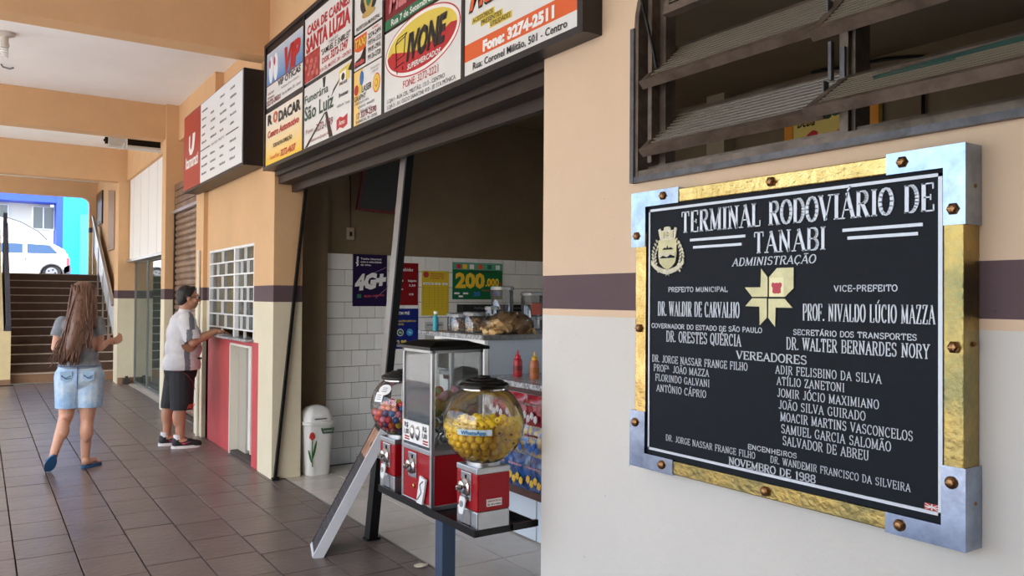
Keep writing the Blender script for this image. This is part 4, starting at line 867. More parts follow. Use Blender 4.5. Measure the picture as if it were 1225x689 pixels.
def globe_machine(yc, label, z0=Z0, R=.175):
    hw = .086; x0, x1 = 1.730, 1.892; xc = 1.811; zt = .795
    r = thing('gumball_machine', (xc, yc, z0), label, 'gumball machine', 'sweet machines on the stand')
    MB().box(x0, x1, yc-hw, yc+hw, z0, .612, bev=.006).build('chrome_base', m_alu, r)
    MB().box(x0-.001, x1+.001, yc-hw-.001, yc+hw+.001, .612, .770, bev=.008).build('red_body', m_mred, r)
    MB().box(x0-.002, x1+.002, yc-hw-.002, yc+hw+.002, .768, zt, bev=.005).build('chrome_collar', m_alu, r)
    MB().box(x0-.003, x0, yc-.035, yc+.035, z0+.01, .60).build('chute_door', m_chrome, r)
    flap(yc+.005, .628, r, x0); mech(yc+.0, .705, r, x0)
    zc = .969-(.175-R); rb_ = .062; zb = zc-math.sqrt(R*R-rb_*rb_); prof = []
    a0 = math.asin(-(zc-zb)/R); a1 = math.asin((1.115-zc)/R) if R > .17 else math.asin(.80)
    for k in range(25): a = a0+(a1-a0)*k/24; prof.append((R*math.cos(a), zc+R*math.sin(a)))
    b = MB().lathe((xc, yc, 0), prof, 40, cap=False); b.build('globe', m_globe, r, smooth=True, recalc=False)
    auto_smooth(MB().lathe((xc, yc, 0), [(rb_+.012, zt-.002), (rb_+.012, zb+.004), (rb_, zb+.006)], 32, cap=False).build('globe_seat', m_alu, r))
    ra = R*math.cos(a1); zn = zc+R*math.sin(a1)-1.115
    auto_smooth(MB().lathe((xc, yc, 0), [(ra-.004, zn+1.112), (ra+.001, zn+1.108), (ra+.001, zn+1.120), (ra-.004, zn+1.122)], 36).build('neck_ring', m_chrome, r))
    l = MB().lathe((xc, yc, zn), [(.104, 1.120), (.108, 1.124), (.108, 1.134), (.100, 1.141), (.088, 1.143), (.084, 1.150), (.060, 1.154), (.056, 1.160), (.030, 1.163), (.026, 1.170), (.004, 1.172)], 36); auto_smooth(l.build('lid', m_black, r), 25)
    MB().tube([(xc, yc, zb+.01), (xc, yc, zn+1.115)], .004, 8).build('centre_rod', m_alu, r)
    return r, (xc, yc, zc, R)
gm1, g1 = globe_machine(2.933, 'nearest globe machine, full of yellow balls')
# caption label left on the near machine
lbq = MB().box(1.775, 1.850, 2.8445, 2.846, .632, .662).build('caption_label', m_white, gm1, label='white caption label with red text line')
q = MB(); sans(q, PY(2.8443), 'SABOR DE FRUTAS', 1.779, 1.846, .650, .007, .02); q.build('caption_text', m_mred, lbq); q = MB(); sans(q, PY(2.8443), 'R$ 1,00 a bolinha', 1.779, 1.846, .637, .007, .03); q.build('caption_text', m_black, lbq)
gs = MB(); # curved price sticker on the globe
zc = .969
for k in range(10):
    a0_ = math.radians(200+5.0*k); a1_ = math.radians(205+5.0*k); R2 = .1765
    gs.poly([(g1[0]+R2*math.cos(a0_)*.985, g1[1]+R2*math.sin(a0_)*.985, zc-.028), (g1[0]+R2*math.cos(a1_)*.985, g1[1]+R2*math.sin(a1_)*.985, zc-.028), (g1[0]+R2*math.cos(a1_), g1[1]+R2*math.sin(a1_), zc-.004), (g1[0]+R2*math.cos(a0_), g1[1]+R2*math.sin(a0_), zc-.004)])
gst = gs.build('globe_sticker', M('sticker_pale_blue', (196, 214, 220), .4), gm1, recalc=False)
q = MB(); sans(q, Pl((0, 0, 0), (1, 0, 0), (0, 0, 1)), 'WhatsApp', 0, .105, 0, .014, .04)
for v in q.bm.verts:
    t_ = v.co.x/.105; a = math.radians(206+36*t_); v.co = Vector((g1[0]+.1775*math.cos(a), g1[1]+.1775*math.sin(a), zc-.024+v.co.z))
q.build('sticker_text', M('teal_print', (30, 110, 150), .5), gst, recalc=False)
gm3, g3 = globe_machine(3.728, 'rear globe machine, full of mixed coloured balls', R=.160)
for k, (az, zz, rr_) in enumerate(((205, 1.045, .030), (196, 1.005, .024))):
    a = math.radians(az); c = Vector((g3[0]+.15*math.cos(a)*(.92 if k == 0 else .98), g3[1]+.15*math.sin(a)*(.92 if k == 0 else .98), zz)); nn = (c-Vector(g3[:3])).normalized(); tt_ = nn.cross(Vector((0, 0, 1))).normalized(); uu = tt_.cross(nn)
    c = Vector(g3[:3])+nn*.1615; pts = [c+tt_*rr_*1.25*math.cos(2*math.pi*j/18)+uu*rr_*math.sin(2*math.pi*j/18) for j in range(18)] if k == 0 else [c+tt_*x*.026+uu*y*.024 for x, y in ((-1, -1), (1, -1), (1, 1), (-1, 1))]
    s_o = MB().prism(pts, nn*.001).build('globe_sticker', m_white, gm3)
    q = MB()
    for j in range(3): q.prism([c+nn*.0015+tt_*x+uu*(y+.010*(j-1)) for x, y in ((-.016, -.0015), (.016, -.0015), (.014, .0015), (-.014, .0015))], nn*.0006)
    q.build('sticker_print', gry, s_o)
# tall square machine in the middle
yc = 3.408; hw = .153; xa, xb_ = 1.730, 2.005; xm = (xa+xb_)/2
gm2 = thing('gumball_machine', (xm, yc, Z0), 'tall square glass machine with black roof between the two globe machines', 'gumball machine', 'sweet machines on the stand')
MB().box(xa, xb_, yc-hw, yc+hw, Z0, .548, bev=.004).build('chrome_base', m_alu, gm2)
MB().box(xa+.003, xb_-.003, yc-hw+.003, yc+hw-.003, .548, .778).build('red_body', m_mred, gm2)
MB().box(xa-.001, xb_+.001, yc-hw-.001, yc+hw+.001, .776, .800, bev=.004).build('chrome_collar', m_alu, gm2)
for x in (xa, xb_-.018):
    for y in (yc-hw, yc+hw-.018): MB().box(x, x+.018, y, y+.018, .545, 1.262, bev=.002).build('corner_post', m_alu, gm2)
for a in ((xa+.005, xa+.008, yc-hw+.018, yc+hw-.018), (xb_-.008, xb_-.005, yc-hw+.018, yc+hw-.018), (xa+.018, xb_-.018, yc-hw+.005, yc-hw+.008), (xa+.018, xb_-.018, yc+hw-.008, yc+hw-.005)):
    MB().box(a[0], a[1], a[2], a[3], .80, 1.25).build('glass_pane', m_pane, gm2)
MB().box(xa, xb_, yc-hw, yc+hw, 1.247, 1.262).build('top_rail', m_alu, gm2)
rf = MB(); 
for (h0, z_0), (h1, z_1) in ((((.022), 1.262), ((.022), 1.276)), ((.022, 1.276), (-.055, 1.300))):
    lo = [(xa-h0, yc-hw-h0, z_0), (xb_+h0, yc-hw-h0, z_0), (xb_+h0, yc+hw+h0, z_0), (xa-h0, yc+hw+h0, z_0)]; hi = [(xa-h1, yc-hw-h1, z_1), (xb_+h1, yc-hw-h1, z_1), (xb_+h1, yc+hw+h1, z_1), (xa-h1, yc+hw+h1, z_1)]
    vl = [rf.bm.verts.new(p) for p in lo]; vh = [rf.bm.verts.new(p) for p in hi]
    for k in range(4): rf.bm.faces.new((vl[k], vl[(k+1) % 4], vh[(k+1) % 4], vh[k]))
    rf.bm.faces.new(vl[::-1]); rf.bm.faces.new(vh)
rf.build('roof', m_black, gm2)
MB().box(xa-.004, xa+.004, yc-hw+.02, yc+hw-.02, .815, .915).build('price_card', m_white, gm2)
for y in (yc-.045, yc+.045): pass
for s_, a_, b_, z_ in (('R$', -.115, -.075, .882), ('1,00', -.118, -.070, .850), ('R$', .075, .115, .882), ('1,00', .070, .118, .850)): q = MB(); sans(q, PX(xa-.0042), s_, -yc+a_, -yc+b_, z_, .022, .03); q.build('price_text', m_black, gm2, recalc=False)
for k, a in enumerate((-.105, .085)):
    for j in range(2): MB().box(xa-.0055, xa-.004, yc+a-.022, yc+a+.028, .822+.012*j, .829+.012*j).build('price_stripe', m_mred, gm2)
for a in (-.028, .028): auto_smooth(MB().ball((xa-.006, yc+a, .865), .02, 2, rad=(.012, .020, .034)).build('dispenser_knob', m_chrome, gm2))
mech(yc+.035, .705, gm2, xa+.003)
q = MB().prism([(xa-.004, yc-.03, .535), (xa-.004, yc-.085, .535), (xa-.004, yc-.125, .665), (xa-.004, yc-.065, .675)], (-.010, 0, 0)).build('chute_flap', M('flap_white'), gm2)
MB().tube([(xa-.015, yc-.045, .56), (xa-.015, yc-.085, .60), (xa-.015, yc-.07, .635), (xa-.015, yc-.10, .655)], .003, 5).build('flap_arrow', gry, q)
auto_smooth(MB().lathe((xa, yc+.02, .61), [(.010, .004), (.010, -.004), (.006, -.006)], 14, 'x').build('lock', m_brass, gm2))
MB().tube([(xm+.03, yc-.03, .80), (xm+.03, yc-.03, 1.25)], .005, 8).build('centre_rod', m_alu, gm2)
# balls --------------------------------------------------------------
def ball_mesh(name, mat, dark, r, hole=True):
    bm = bmesh.new(); bmesh.ops.create_uvsphere(bm, u_segments=14, v_segments=10, radius=r)
    me = bpy.data.meshes.new(name)
    if hole:
        for v in bm.verts:
            if v.co.z > r*.94: v.co.z = r*.90
            if v.co.z > r*.999 or (abs(v.co.x) < 1e-5 and abs(v.co.y) < 1e-5 and v.co.z > 0): v.co.z = r*.35
        for f in bm.faces:
            if all(v.co.z > r*.30 for v in f.verts) and any(abs(v.co.x) < 1e-5 and abs(v.co.y) < 1e-5 and v.co.z > 0 for v in f.verts): f.material_index = 1
    for f in bm.faces: f.smooth = True
    bm.to_mesh(me); bm.free(); me.materials.append(mat); me.materials.append(dark); return me
def place_ball(me, p, label, group, rnd):
    o = bpy.data.objects.new('toy_ball', me); COL.objects.link(o); o.location = p; WL[o] = Vector(p)
    o.rotation_euler = (rnd.uniform(0, 6.3), rnd.uniform(0, 3.1), rnd.uniform(0, 6.3)); tag(o, label, 'ball', group); return o
rr = random.Random(11)
YB = M('ball_yellow', (252, 214, 24), .35); YD = M('ball_hole_shade', (150, 96, 14), .5)  # darker second colour paints shade into each dimple
me_y = ball_mesh('toy_ball', YB, YD, .0178)
def shell_points(g, R, r, ztop, jit, rnd):
    """balls resting against the inside of a globe and over the top of the heap"""
    xc, yc, zc = g[:3]; pts = []; Ri = R-r-.003; st = 2*r*1.03
    lat = -math.pi/2+.42
    while True:
        z = zc+Ri*math.sin(lat)
        if z > ztop+rnd.uniform(-.006, .006): break
        rad = Ri*math.cos(lat); n = max(1, int(2*math.pi*rad/st)); ph = rnd.uniform(0, 6.28)
        for k in range(n):
            a = ph+2*math.pi*k/n; pts.append(Vector((xc+rad*math.cos(a), yc+rad*math.sin(a), z+rnd.uniform(-jit, jit)*1.0)))
        lat += st*.885/Ri
    rad = math.sqrt(max(0, Ri*Ri-(ztop-zc)**2))-2*r
    k = 0
    while rad > r*.8:
        n = int(2*math.pi*rad/st); ph = rnd.uniform(0, 6.28)
        for j in range(n):
            a = ph+2*math.pi*j/n; pts.append(Vector((xc+rad*math.cos(a), yc+rad*math.sin(a), ztop-.006+rnd.uniform(-.008, .010)+.010*(k % 2))))
        rad -= st*.93; k += 1
    return pts
pts = shell_points(g1, g1[3], .0178, .972, .002, rr); yel_n = 0; hid = []
toc = Vector((0, 0, CAM_H))
def facing(p, g): return (Vector(p)-Vector(g[:3])).dot(toc-Vector(g[:3])) > -.012*3.4 or p.z > .950
front = [p for p in pts if facing(p, g1)]; back = [p for p in pts if not facing(p, g1)]
for p in front[:290]: place_ball(me_y, p, 'yellow toy ball with a dark hole, in the heap filling the nearest glass globe', 'yellow balls in the nearest globe', rr)
inner = [Vector(g1[:3])+(p-Vector(g1[:3]))*.76 for p in pts if p.z < .955][::2]
fb = MB()
for p in back+inner+front[290:]: fb.ball(p, .0172, 1)
fb.build('ball_heap', YB, gm1, smooth=True, kind='stuff', label='hidden yellow balls behind the front layer')
cols_ = {'blue': (34, 92, 160), 'red': (206, 40, 52), 'orange': (236, 108, 36), 'yellow': (236, 200, 50), 'pink': (232, 132, 150), 'purple': (84, 48, 120), 'green': (120, 176, 70)}
me_c = {k: ball_mesh('toy_ball', M('ball_'+k+'_gloss', c, .25, coat=.4), YD, .0178, False) for k, c in cols_.items()}
pts = [p for p in shell_points(g3, g3[3], .0180, 0.950, .002, rr)]
front = [p for p in pts if facing(p, g3)]; order = ['blue', 'red', 'orange', 'yellow', 'blue', 'pink', 'orange', 'purple', 'blue', 'yellow', 'pink', 'red']
for i, p in enumerate(front): k = order[rr.randrange(12)]; place_ball(me_c[k], p, k+' glossy ball in the rear glass globe of mixed colours', k+' balls in the rear globe', rr)
# balls and clear capsules in the square machine
pale = {'pale red': (206, 84, 80), 'pale green': (164, 190, 110), 'pale pink': (224, 150, 160), 'pale yellow': (220, 196, 120)}
me_p = {k: ball_mesh('toy_ball', M('ball_'+k.replace(' ', '_'), c, .35), YD, .024, False) for k, c in pale.items()}
me_k = ball_mesh('capsule', glass('clear_capsule', (226, 234, 234), .5, .05, .18), YD, .024, False)
for lay in range(5):
    for i in range(5):
        for j in range(5):
            x = xa+.034+.050*i+rr.uniform(-.003, .003); y = yc-hw+.034+.058*j+rr.uniform(-.004, .004); z = .828+.048*lay+rr.uniform(-.004, .004)+(.024 if (i+j) % 2 else 0)
            if 0 < i < 4 and 0 < j < 4 and lay < 4: continue
            if abs(x-xm-.03) < .03 and abs(y-yc+.03) < .03: continue
            if x > xb_-.03 or y > yc+hw-.03: continue
            if lay < 2 or (lay == 2 and rr.random() < .6):
                o = bpy.data.objects.new('toy_capsule', me_k); COL.objects.link(o); o.location = (x, y, z); tag(o, 'clear round capsule at the bottom of the tall square machine', 'capsule', 'clear capsules in the square machine')
            else:
                k = rr.choice(list(pale)); place_ball(me_p[k], (x, y, z), k+' ball in the tall square glass machine', k+' balls in the square machine', rr)
# ================================================================ snack counter
m_gran = M('grey_granite', (196, 198, 198), 0.25, c2=(96, 96, 100), vscale=38)
m_graye = M('dark_granite', (84, 78, 74), 0.3, c2=(50, 46, 44), vscale=30)
m_cab = M('pale_blue_panel', (206, 216, 226), .4)
m_dkw = M('dark_red_wood', (84, 52, 46), .5, var=.2, vscale=10)
sc_ = thing('snack_counter', (3.2, 4.6, 0), 'snack counter with granite tops, pale panels below and a sweets shelf', 'counter')
for y0, y1 in ((3.02, 3.52), (3.53, 4.02), (4.03, 4.60), (4.61, 5.15)):
    MB().box(2.872, 2.90, y0, y1, 0.01, .290, bev=.003).build('front_panel', m_cab, sc_)
MB().box(2.90, 3.35, 3.02, 5.15, 0, .29).build('carcass', m_white, sc_)
MB().box(2.80, 3.35, 3.0, 5.17, .290, .335).build('sweets_shelf', m_dkw, sc_)
MB().box(3.20, 3.35, 3.0, 5.17, .335, .93).build('back_board', m_cab, sc_)
MB().box(2.84, 3.36, 3.0, 5.17, .915, .945).build('top_frame', m_dkw, sc_)
MB().box(2.82, 4.0, 2.98, 5.2, .945, .980, bev=.004).build('counter_top', m_gran, sc_)
MB().box(2.885, 4.0, 4.615, 4.64, .98, 1.222).build('rear_panel', M('grey_back_panel', (182, 190, 198), .5), sc_)
MB().box(2.83, 4.0, 4.592, 4.602, 1.220, 1.254).build('shelf_edge', m_graye, sc_)
MB().box(2.83, 4.0, 4.602, 5.56, 1.222, 1.253, bev=.003).build('upper_shelf', m_gran, sc_)
for bb in ((2.85, 2.88, 4.612, 4.65, .98, 1.222), (2.85, 2.88, 5.30, 5.33, 0, 1.222), (3.9, 3.93, 4.65, 4.68, .98, 1.222), (2.85, 2.88, 4.65, 5.30, 1.185, 1.222)): MB().box(*bb).build('case_frame', m_white, sc_)
MB().box(2.862, 2.868, 4.65, 5.30, .99, 1.185).build('case_glass', m_pane, sc_)
MB().box(2.90, 3.45, 4.67, 5.25, 1.07, 1.08).build('case_shelf', m_white, sc_)
MB().box(2.88, 3.5, 5.17, 5.33, 0, .98).build('end_panel', m_white, sc_)
# squeeze bottles
def bottle(x, y, z, mat, cap, label, cat='bottle'):
    r = thing('squeeze_bottle', (x, y, z), label, cat)
    auto_smooth(MB().lathe((x, y, z), [(.029, 0), (.031, .006), (.031, .100), (.026, .117), (.018, .124)], 18).build('body', mat, r)); auto_smooth(MB().lathe((x, y, z+.123), [(.020, 0), (.019, .018), (.008, .026), (.005, .052), (.002, .056)], 14).build('nozzle', cap, r))
    MB().lathe((x, y, z+.04), [(.0315, 0), (.0315, .035)], 18, cap=False).build('level_band', M('sauce_dark', (122, 20, 22), .4) if 'red' in label else M('sauce_brown', (170, 96, 30), .4), r)
bottle(3.02, 4.46, .98, M('sauce_red', (176, 40, 48), .35), M('cap_red', (204, 34, 44), .35), 'red sauce squeeze bottle on the granite counter'); bottle(3.02, 4.265, .98, M('sauce_amber', (190, 110, 70), .35), M('cap_yellow', (230, 170, 30), .35), 'yellow-capped sauce bottle on the granite counter by the wall edge')
# jars on the upper shelf
m_jar = glass('clear_jar', (248, 250, 252), .25, .03, .03, (236, 240, 244)); m_jlid = glass('jar_lid', (220, 228, 232), .7, .08, .35, (206, 214, 220))
m_nut = M('brown_snacks', (146, 96, 62), .6, c2=(206, 180, 150), vscale=40); m_bis = M('golden_snacks', (206, 164, 96), .6, c2=(150, 104, 52), vscale=30)
def jar(x, y, z, r_, h, fill, mat, label, group=None, lidr=1.06):
    t = thing('jar', (x, y, z), label, 'jar', group)
    auto_smooth(MB().lathe((x, y, z), [(r_*.9, 0), (r_, .008), (r_, h-.02), (r_*.93, h-.008), (r_*.93, h)], 22, cap=False).build('glass_body', m_jar, t))
    auto_smooth(MB().lathe((x, y, z+h-.004), [(r_*lidr, 0), (r_*lidr, .022), (r_*.9, .028)], 22).build('lid', m_jlid, t))
    if fill:
        b = MB(); q = random.Random(int(y*100))
        for k in range(int(60*fill)):
            a = q.uniform(0, 6.28); rad = (r_-.016)*math.sqrt(q.random()); b.ball((x+rad*math.cos(a), y+rad*math.sin(a), z+.014+q.random()*fill*h*.8), .013, 1, rad=(.015, .012, .009), rot=Matrix.Rotation(q.uniform(0, 3), 3, 'X'))
        b.build('contents', mat, t, kind='stuff')
zu = 1.253
jar(2.96, 5.14, zu, .075, .115, .8, m_nut, 'clear jar of brown snacks, middle of the lighter granite shelf')
jar(2.97, 4.95, zu, .075, .13, .85, m_bis, 'clear jar of golden snacks at the shelf joint')
jar(3.05, 5.36, zu, .065, .115, .6, m_nut, 'small clear jar of dark snacks nearest the yellow calendar')
jar(3.32, 5.12, zu, .085, .32, 0, None, 'tallest empty clear jar with a wide lid')
jar(3.62, 5.15, zu, .088, .28, 0, None, 'clear canister with a red label behind the bag of chips')
MB_l = MB().box(3.55, 3.64, 5.055, 5.060, 1.38, 1.47)
o = MB_l.build('label', M('jar_label_red', (196, 80, 50), .5), [x for x in bpy.data.objects if x.name.startswith('jar') and x.get('label', '').startswith('clear canister')][0])
jar(3.44, 4.80, zu, .06, .10, 0, None, 'short clear jar beside the wall edge')
jar(3.14, 4.98, zu, .05, .17, .3, m_nut, 'narrow clear jar between tall jar and the bag of chips')
hs = thing('sanitiser_bottle', (2.93, 5.46, zu), 'small turquoise labelled bottle at the end of the granite shelf', 'bottle')
auto_smooth(MB().lathe((2.93, 5.46, zu), [(.022, 0), (.022, .10), (.010, .115), (.009, .13)], 14).build('body', M('turquoise_label', (60, 170, 190), .4), hs)); MB().lathe((2.93, 5.46, zu+.128), [(.016, 0), (.016, .02)], 12).build('cap', m_white, hs)
# big bag of round crackling chips
bg = thing('snack_bag', (3.13, 4.76, 1.253), 'big clear plastic bag heaped with round golden chips', 'bag')
cp = MB(); q = random.Random(8)
for k in range(150):
    a = q.uniform(-1, 1); b_ = q.uniform(-1, 1); h = max(0, 1-a*a*.9)*.13*q.random()
    cp.lathe((0, 0, 0), [(.004, .004), (.022, .001), (.030, .006), (.026, .008), (.006, .009)], 9)
    vs = cp.bm.verts[-45:]
    mt = Matrix.Translation((3.13+a*.16, 4.755+b_*.10, 1.262+h*.95)) @ Matrix.Rotation(q.uniform(-1.2, 1.2), 4, 'X') @ Matrix.Rotation(q.uniform(-1.2, 1.2), 4, 'Y')
    bmesh.ops.transform(cp.bm, matrix=mt, verts=list(vs))
auto_smooth(cp.build('chips', M('golden_chip', (246, 214, 156), .6, c2=(222, 176, 110), vscale=25), bg, kind='stuff'), 60)
b = MB(); b.ball((3.13, 4.755, 1.325), .1, 3, rad=(.205, .145, .092))
for v in b.bm.verts:
    v.co += Vector(noise.noise_vector(v.co*9))*.018
    v.co.z = max(v.co.z, 1.2535)
b.build('plastic_bag', glass('crinkled_film', (252, 252, 250), .15, .12, .03, (236, 236, 230)), bg)
# hanging sweet bags below the counter top
def sweet_bag(y, z, w, h, mat, lab, lcol, label, group):
    t = thing('sweet_bag', (2.80, y, z), label, 'bag of sweets', group)
    b = MB(); n = 10; q = random.Random(int(y*1000+z*77)); gr = {}
    for sd in (0, 1):
        for i in range(n+1):
            for j in range(n+1):
                u, v = i/n, j/n; e = (min(u, 1-u)*2)**.5*(min(v, 1-v)*2)**.4
                th_ = .045*e*(.8+.35*noise.noise(Vector((u*3+y*5, v*3+z*7, sd*3)))); wob = .006*math.sin(v*9+y*20)*(1 if u in (0, 1) else 0)
                if sd == 1 and e == 0: gr[(1, i, j)] = gr[(0, i, j)]; continue
                gr[(sd, i, j)] = b.bm.verts.new((2.80+(th_ if sd else -th_), y+(u-.5)*w+wob, z+v*h))
    for sd in (0, 1):
        for i in range(n):
            for j in range(n):
                f = [gr[(sd, i, j)], gr[(sd, i+1, j)], gr[(sd, i+1, j+1)], gr[(sd, i, j+1)]]
                try: b.bm.faces.new(f if sd else f[::-1])
                except ValueError: pass
    auto_smooth(b.build('wrapper', mat, t), 50)
    l = MB(); x0 = 2.752
    for k in range(7):
        yy = y+w*.36-k*w*.11; l.tube([(x0, yy, z+h*.72+.004*(k % 2)), (x0-.001, yy-w*.04, z+h*.76), (x0-.001, yy-w*.05, z+h*.70), (x0, yy-w*.09, z+h*.735)], .0035, 5)
    l.build('squiggle_lettering', lcol, t)
    p_ = MB(); 
    for k in range(4): p_.ball((x0+.006, y-w*.3+k*w*.2, z+h*(.28+.1*(k % 2))), .02, 1, rad=(.006, .022, .026))
    p_.build('printed_figures', lab, t)
ORD = ('nearest the wall edge', 'second from the wall edge', 'third from the wall edge', 'fourth from the wall edge', 'farthest from the wall edge')
bagr = M('bag_red', (176, 26, 46), .25, c2=(120, 14, 30), vscale=18, bump=.4, bscale=25, coat=.4); bagb = M('bag_blue', (44, 96, 170), .25, c2=(20, 28, 60), vscale=22, bump=.4, bscale=25, coat=.4); bagm = M('bag_multi', (226, 196, 110), .25, c2=(46, 110, 180), vscale=26, bump=.4, bscale=25, coat=.4); bagc = M('bag_clear', (196, 190, 184), .2, c2=(130, 124, 122), vscale=26, bump=.5, bscale=25, coat=.6)
pink = M('print_pale_pink', (226, 176, 190), .5); ylf = M('print_sweet_yellow', (230, 190, 60), .5)
for k, y in enumerate((3.94, 4.13, 4.32)): sweet_bag(y, .73, .19, .19, bagr, M('bag_pale_spots', (214, 206, 204), .4), bagc, 'glossy red bag of sweets, top row, '+ORD[k], 'red sweet bags')
sweet_bag(4.53, .73, .19, .19, bagc, ylf, pink, 'clear silvery bag of sweets at the rear of the top row', None)
for k, y in enumerate((3.92, 4.10, 4.28, 4.46, 4.64)): sweet_bag(y, .545, .18, .19, bagm, M('print_blue_figures', (50, 100, 180), .4), M('print_maroon', (150, 40, 60), .5), 'yellow and blue bag of sweets, middle row, '+ORD[k], 'yellow and blue sweet bags')
for k, y in enumerate((3.90, 4.09, 4.28, 4.47, 4.66)): sweet_bag(y, .338, .19, .21, bagb, ylf, pink, 'dark blue bag of sweets, bottom row, '+ORD[k], 'dark blue sweet bags')
# ================================================================ posters on the tiled wall
YW = 6.926
def poster(name, x0, x1, z0, z1, mat, label, cat='poster'):
    t = thing(name, ((x0+x1)/2, YW, z0), label, cat); MB().box(x0, x1, YW-.004, YW, z0, z1).build('sheet', mat, t); return t
def ptx(t, mat, s, x0, x1, z, h, bold=.02, shear=0.0, slope=0.0): q = MB(); sans(q, PY(YW-.0055), s, x0, x1, z, h, bold, shear=shear, slope=slope); q.build('lettering', mat, t, recalc=False)
def pbx(t, mat, x0, x1, z0, z1, d=.0046, name='printed_shape'): MB().box(x0, x1, YW-d, YW-.004, z0, z1).build(name, mat, t)
t = poster('mobile_poster', 2.852, 3.192, 1.424, 1.905, M('poster_purple', (38, 24, 66), .65, spec=.15), 'dark purple 4G+ mobile poster at the left end of the tiled wall')
ptx(t, pwh, '4G+', 2.868, 3.175, 1.575, .125, .07, shear=.1, slope=.12); q = MB(); pv = Pl((2.905, YW-.0055, 1.79), (0, 0, 1), (-1, 0, 0)); sans(q, pv, 'vivo', 0, .095, 0, .026, .05, d=.0); q.build('lettering', pwh, t, recalc=False)
for k, s in enumerate(('Tenha internet', 'com a velocidade', 'da vivo.')): ptx(t, pwh, s, 2.925, 3.135 if k < 2 else 3.03, 1.855-.028*k, .017, .02)
pbx(t, grn, 2.895, 2.935, 1.50, 1.535); ptx(t, M('print_rose', (190, 60, 84), .5), 'Muito mais vivo', 2.965, 3.165, 1.505, .022, .03, slope=.08)
for k in range(3): MB().tube([(2.98+.05*k, YW-.005, 1.70-.10*k), (3.185, YW-.005, 1.79-.10*k)], .0014, 4).build('printed_line', pink, t)
t = poster('drinks_poster', 3.245, 3.52, 1.434, 1.838, M('poster_red', (128, 20, 26), .65, spec=.15), 'dark red price poster beside the leaning post')
ptx(t, pwh, 'Bebidas', 3.33, 3.46, 1.76, .03, .01, shear=.2)
for k, (a, b_, z) in enumerate(((3.31, 3.36, 1.66), (3.41, 3.50, 1.66), (3.42, 3.49, 1.615), (3.31, 3.36, 1.58), (3.42, 3.47, 1.53))): ptx(t, pwh, ('Café', 'Salgado', '3,50', 'Suco', '4,90')[k], a, b_, z, .018, .02)
t = poster('chat_poster', 3.28, 3.525, 1.02, 1.402, M('poster_blue', (26, 40, 118), .65, spec=.15), 'dark blue phone plan poster with two round chat icons')
ptx(t, pwh, 'TIM PRÉ', 3.31, 3.43, 1.345, .026, .03); ptx(t, yel, 'LIGAÇÕES ILIMITADAS', 3.30, 3.50, 1.275, .016, .02); ptx(t, yel, 'TODOS', 3.30, 3.37, 1.245, .016, .02); ptx(t, yel, '2,98', 3.30, 3.40, 1.055, .045, .04); ptx(t, pwh, 'por dia', 3.41, 3.49, 1.065, .018, .02)
for xx, mm, nm in ((3.335, grn, 'green'), (3.435, M('icon_cyan', (40, 150, 210), .4), 'blue')):
    MB().lathe((xx, YW-.004, 1.175), [(.034, 0), (.034, -.001), (.001, -.001)], 24, 'y').build('round_icon', pwh if nm == 'green' else mm, t); MB().lathe((xx, YW-.0052, 1.175), [(.028, 0), (.028, -.001), (.001, -.001)], 24, 'y').build('round_icon', mm, t)
    MB().tube([(xx-.012, YW-.0075, 1.183), (xx-.004, YW-.0075, 1.168), (xx+.004, YW-.0075, 1.178), (xx+.012, YW-.0075, 1.166)], .003, 5).build('icon_mark', pwh, t)
t = poster('wall_calendar', 3.560, 3.857, 1.336, 1.768, M('poster_yellow', (214, 186, 50), .65, spec=.15), 'yellow printed calendar sheet on the tiled wall')
for k, s in enumerate(('TABELA DE PREÇOS', 'SALGADOS E LANCHES', 'TANABI - SP')): ptx(t, red, s, 3.65, 3.80, 1.735-.022*k, .012, .02)
MB().lathe((3.605, YW-.004, 1.732), [(.03, 0), (.03, -.001), (.001, -.001)], 18, 'y').build('printed_badge', red, t)
for a, b_ in ((3.575, 3.69), (3.705, 3.765), (3.785, 3.845)): pbx(t, pwh, a, b_, 1.634, 1.654); 
ptx(t, blk, 'PRODUTO', 3.585, 3.68, 1.638, .010, .02); ptx(t, blk, 'P', 3.73, 3.74, 1.638, .010, .02); ptx(t, blk, 'G', 3.81, 3.82, 1.638, .010, .02)
gl_ = MB()
for xx in (3.575, 3.64, 3.70, 3.74, 3.785, 3.845): gl_.box(xx-.001, xx+.001, YW-.0046, YW-.004, 1.40, 1.625)
for k in range(10): gl_.box(3.575, 3.845, YW-.0046, YW-.004, 1.40+.0225*k, 1.4015+.0225*k)
gl_.build('printed_grid', M('print_olive', (150, 128, 40), .5), t, kind='stuff')
t = poster('lottery_poster', 3.900, 4.487, 1.494, 1.863, M('poster_green', (30, 104, 62), .65, spec=.15), 'wide green lottery poster reading 200.000')
pbx(t, M('poster_teal', (96, 160, 140), .65, spec=.15), 3.901, 4.486, 1.79, 1.862); ptx(t, M('print_gold_yellow', (238, 196, 40), .4), '200', 3.93, 4.275, 1.615, .135, .05); ptx(t, M('print_gold_yellow'), '.000', 4.28, 4.445, 1.63, .075, .04); ptx(t, red, ',00', 4.45, 4.48, 1.64, .03, .02)
ptx(t, blk, 'GANHE EM PRÊMIOS ATÉ', 4.08, 4.42, 1.765, .018, .02)
for k, (xx, mm) in enumerate(((3.97, red), (4.04, M('print_gold_yellow')), (4.12, pwh), (4.22, org), (4.33, grn), (4.43, pwh))): pbx(t, mm, xx-.025, xx+.025, 1.80, 1.845, .0056)
for a, b_, z in ((3.92, 3.98, 1.545), (4.02, 4.08, 1.545), (3.97, 4.02, 1.515)): pbx(t, pwh, a, b_, z, z+.018, .005)
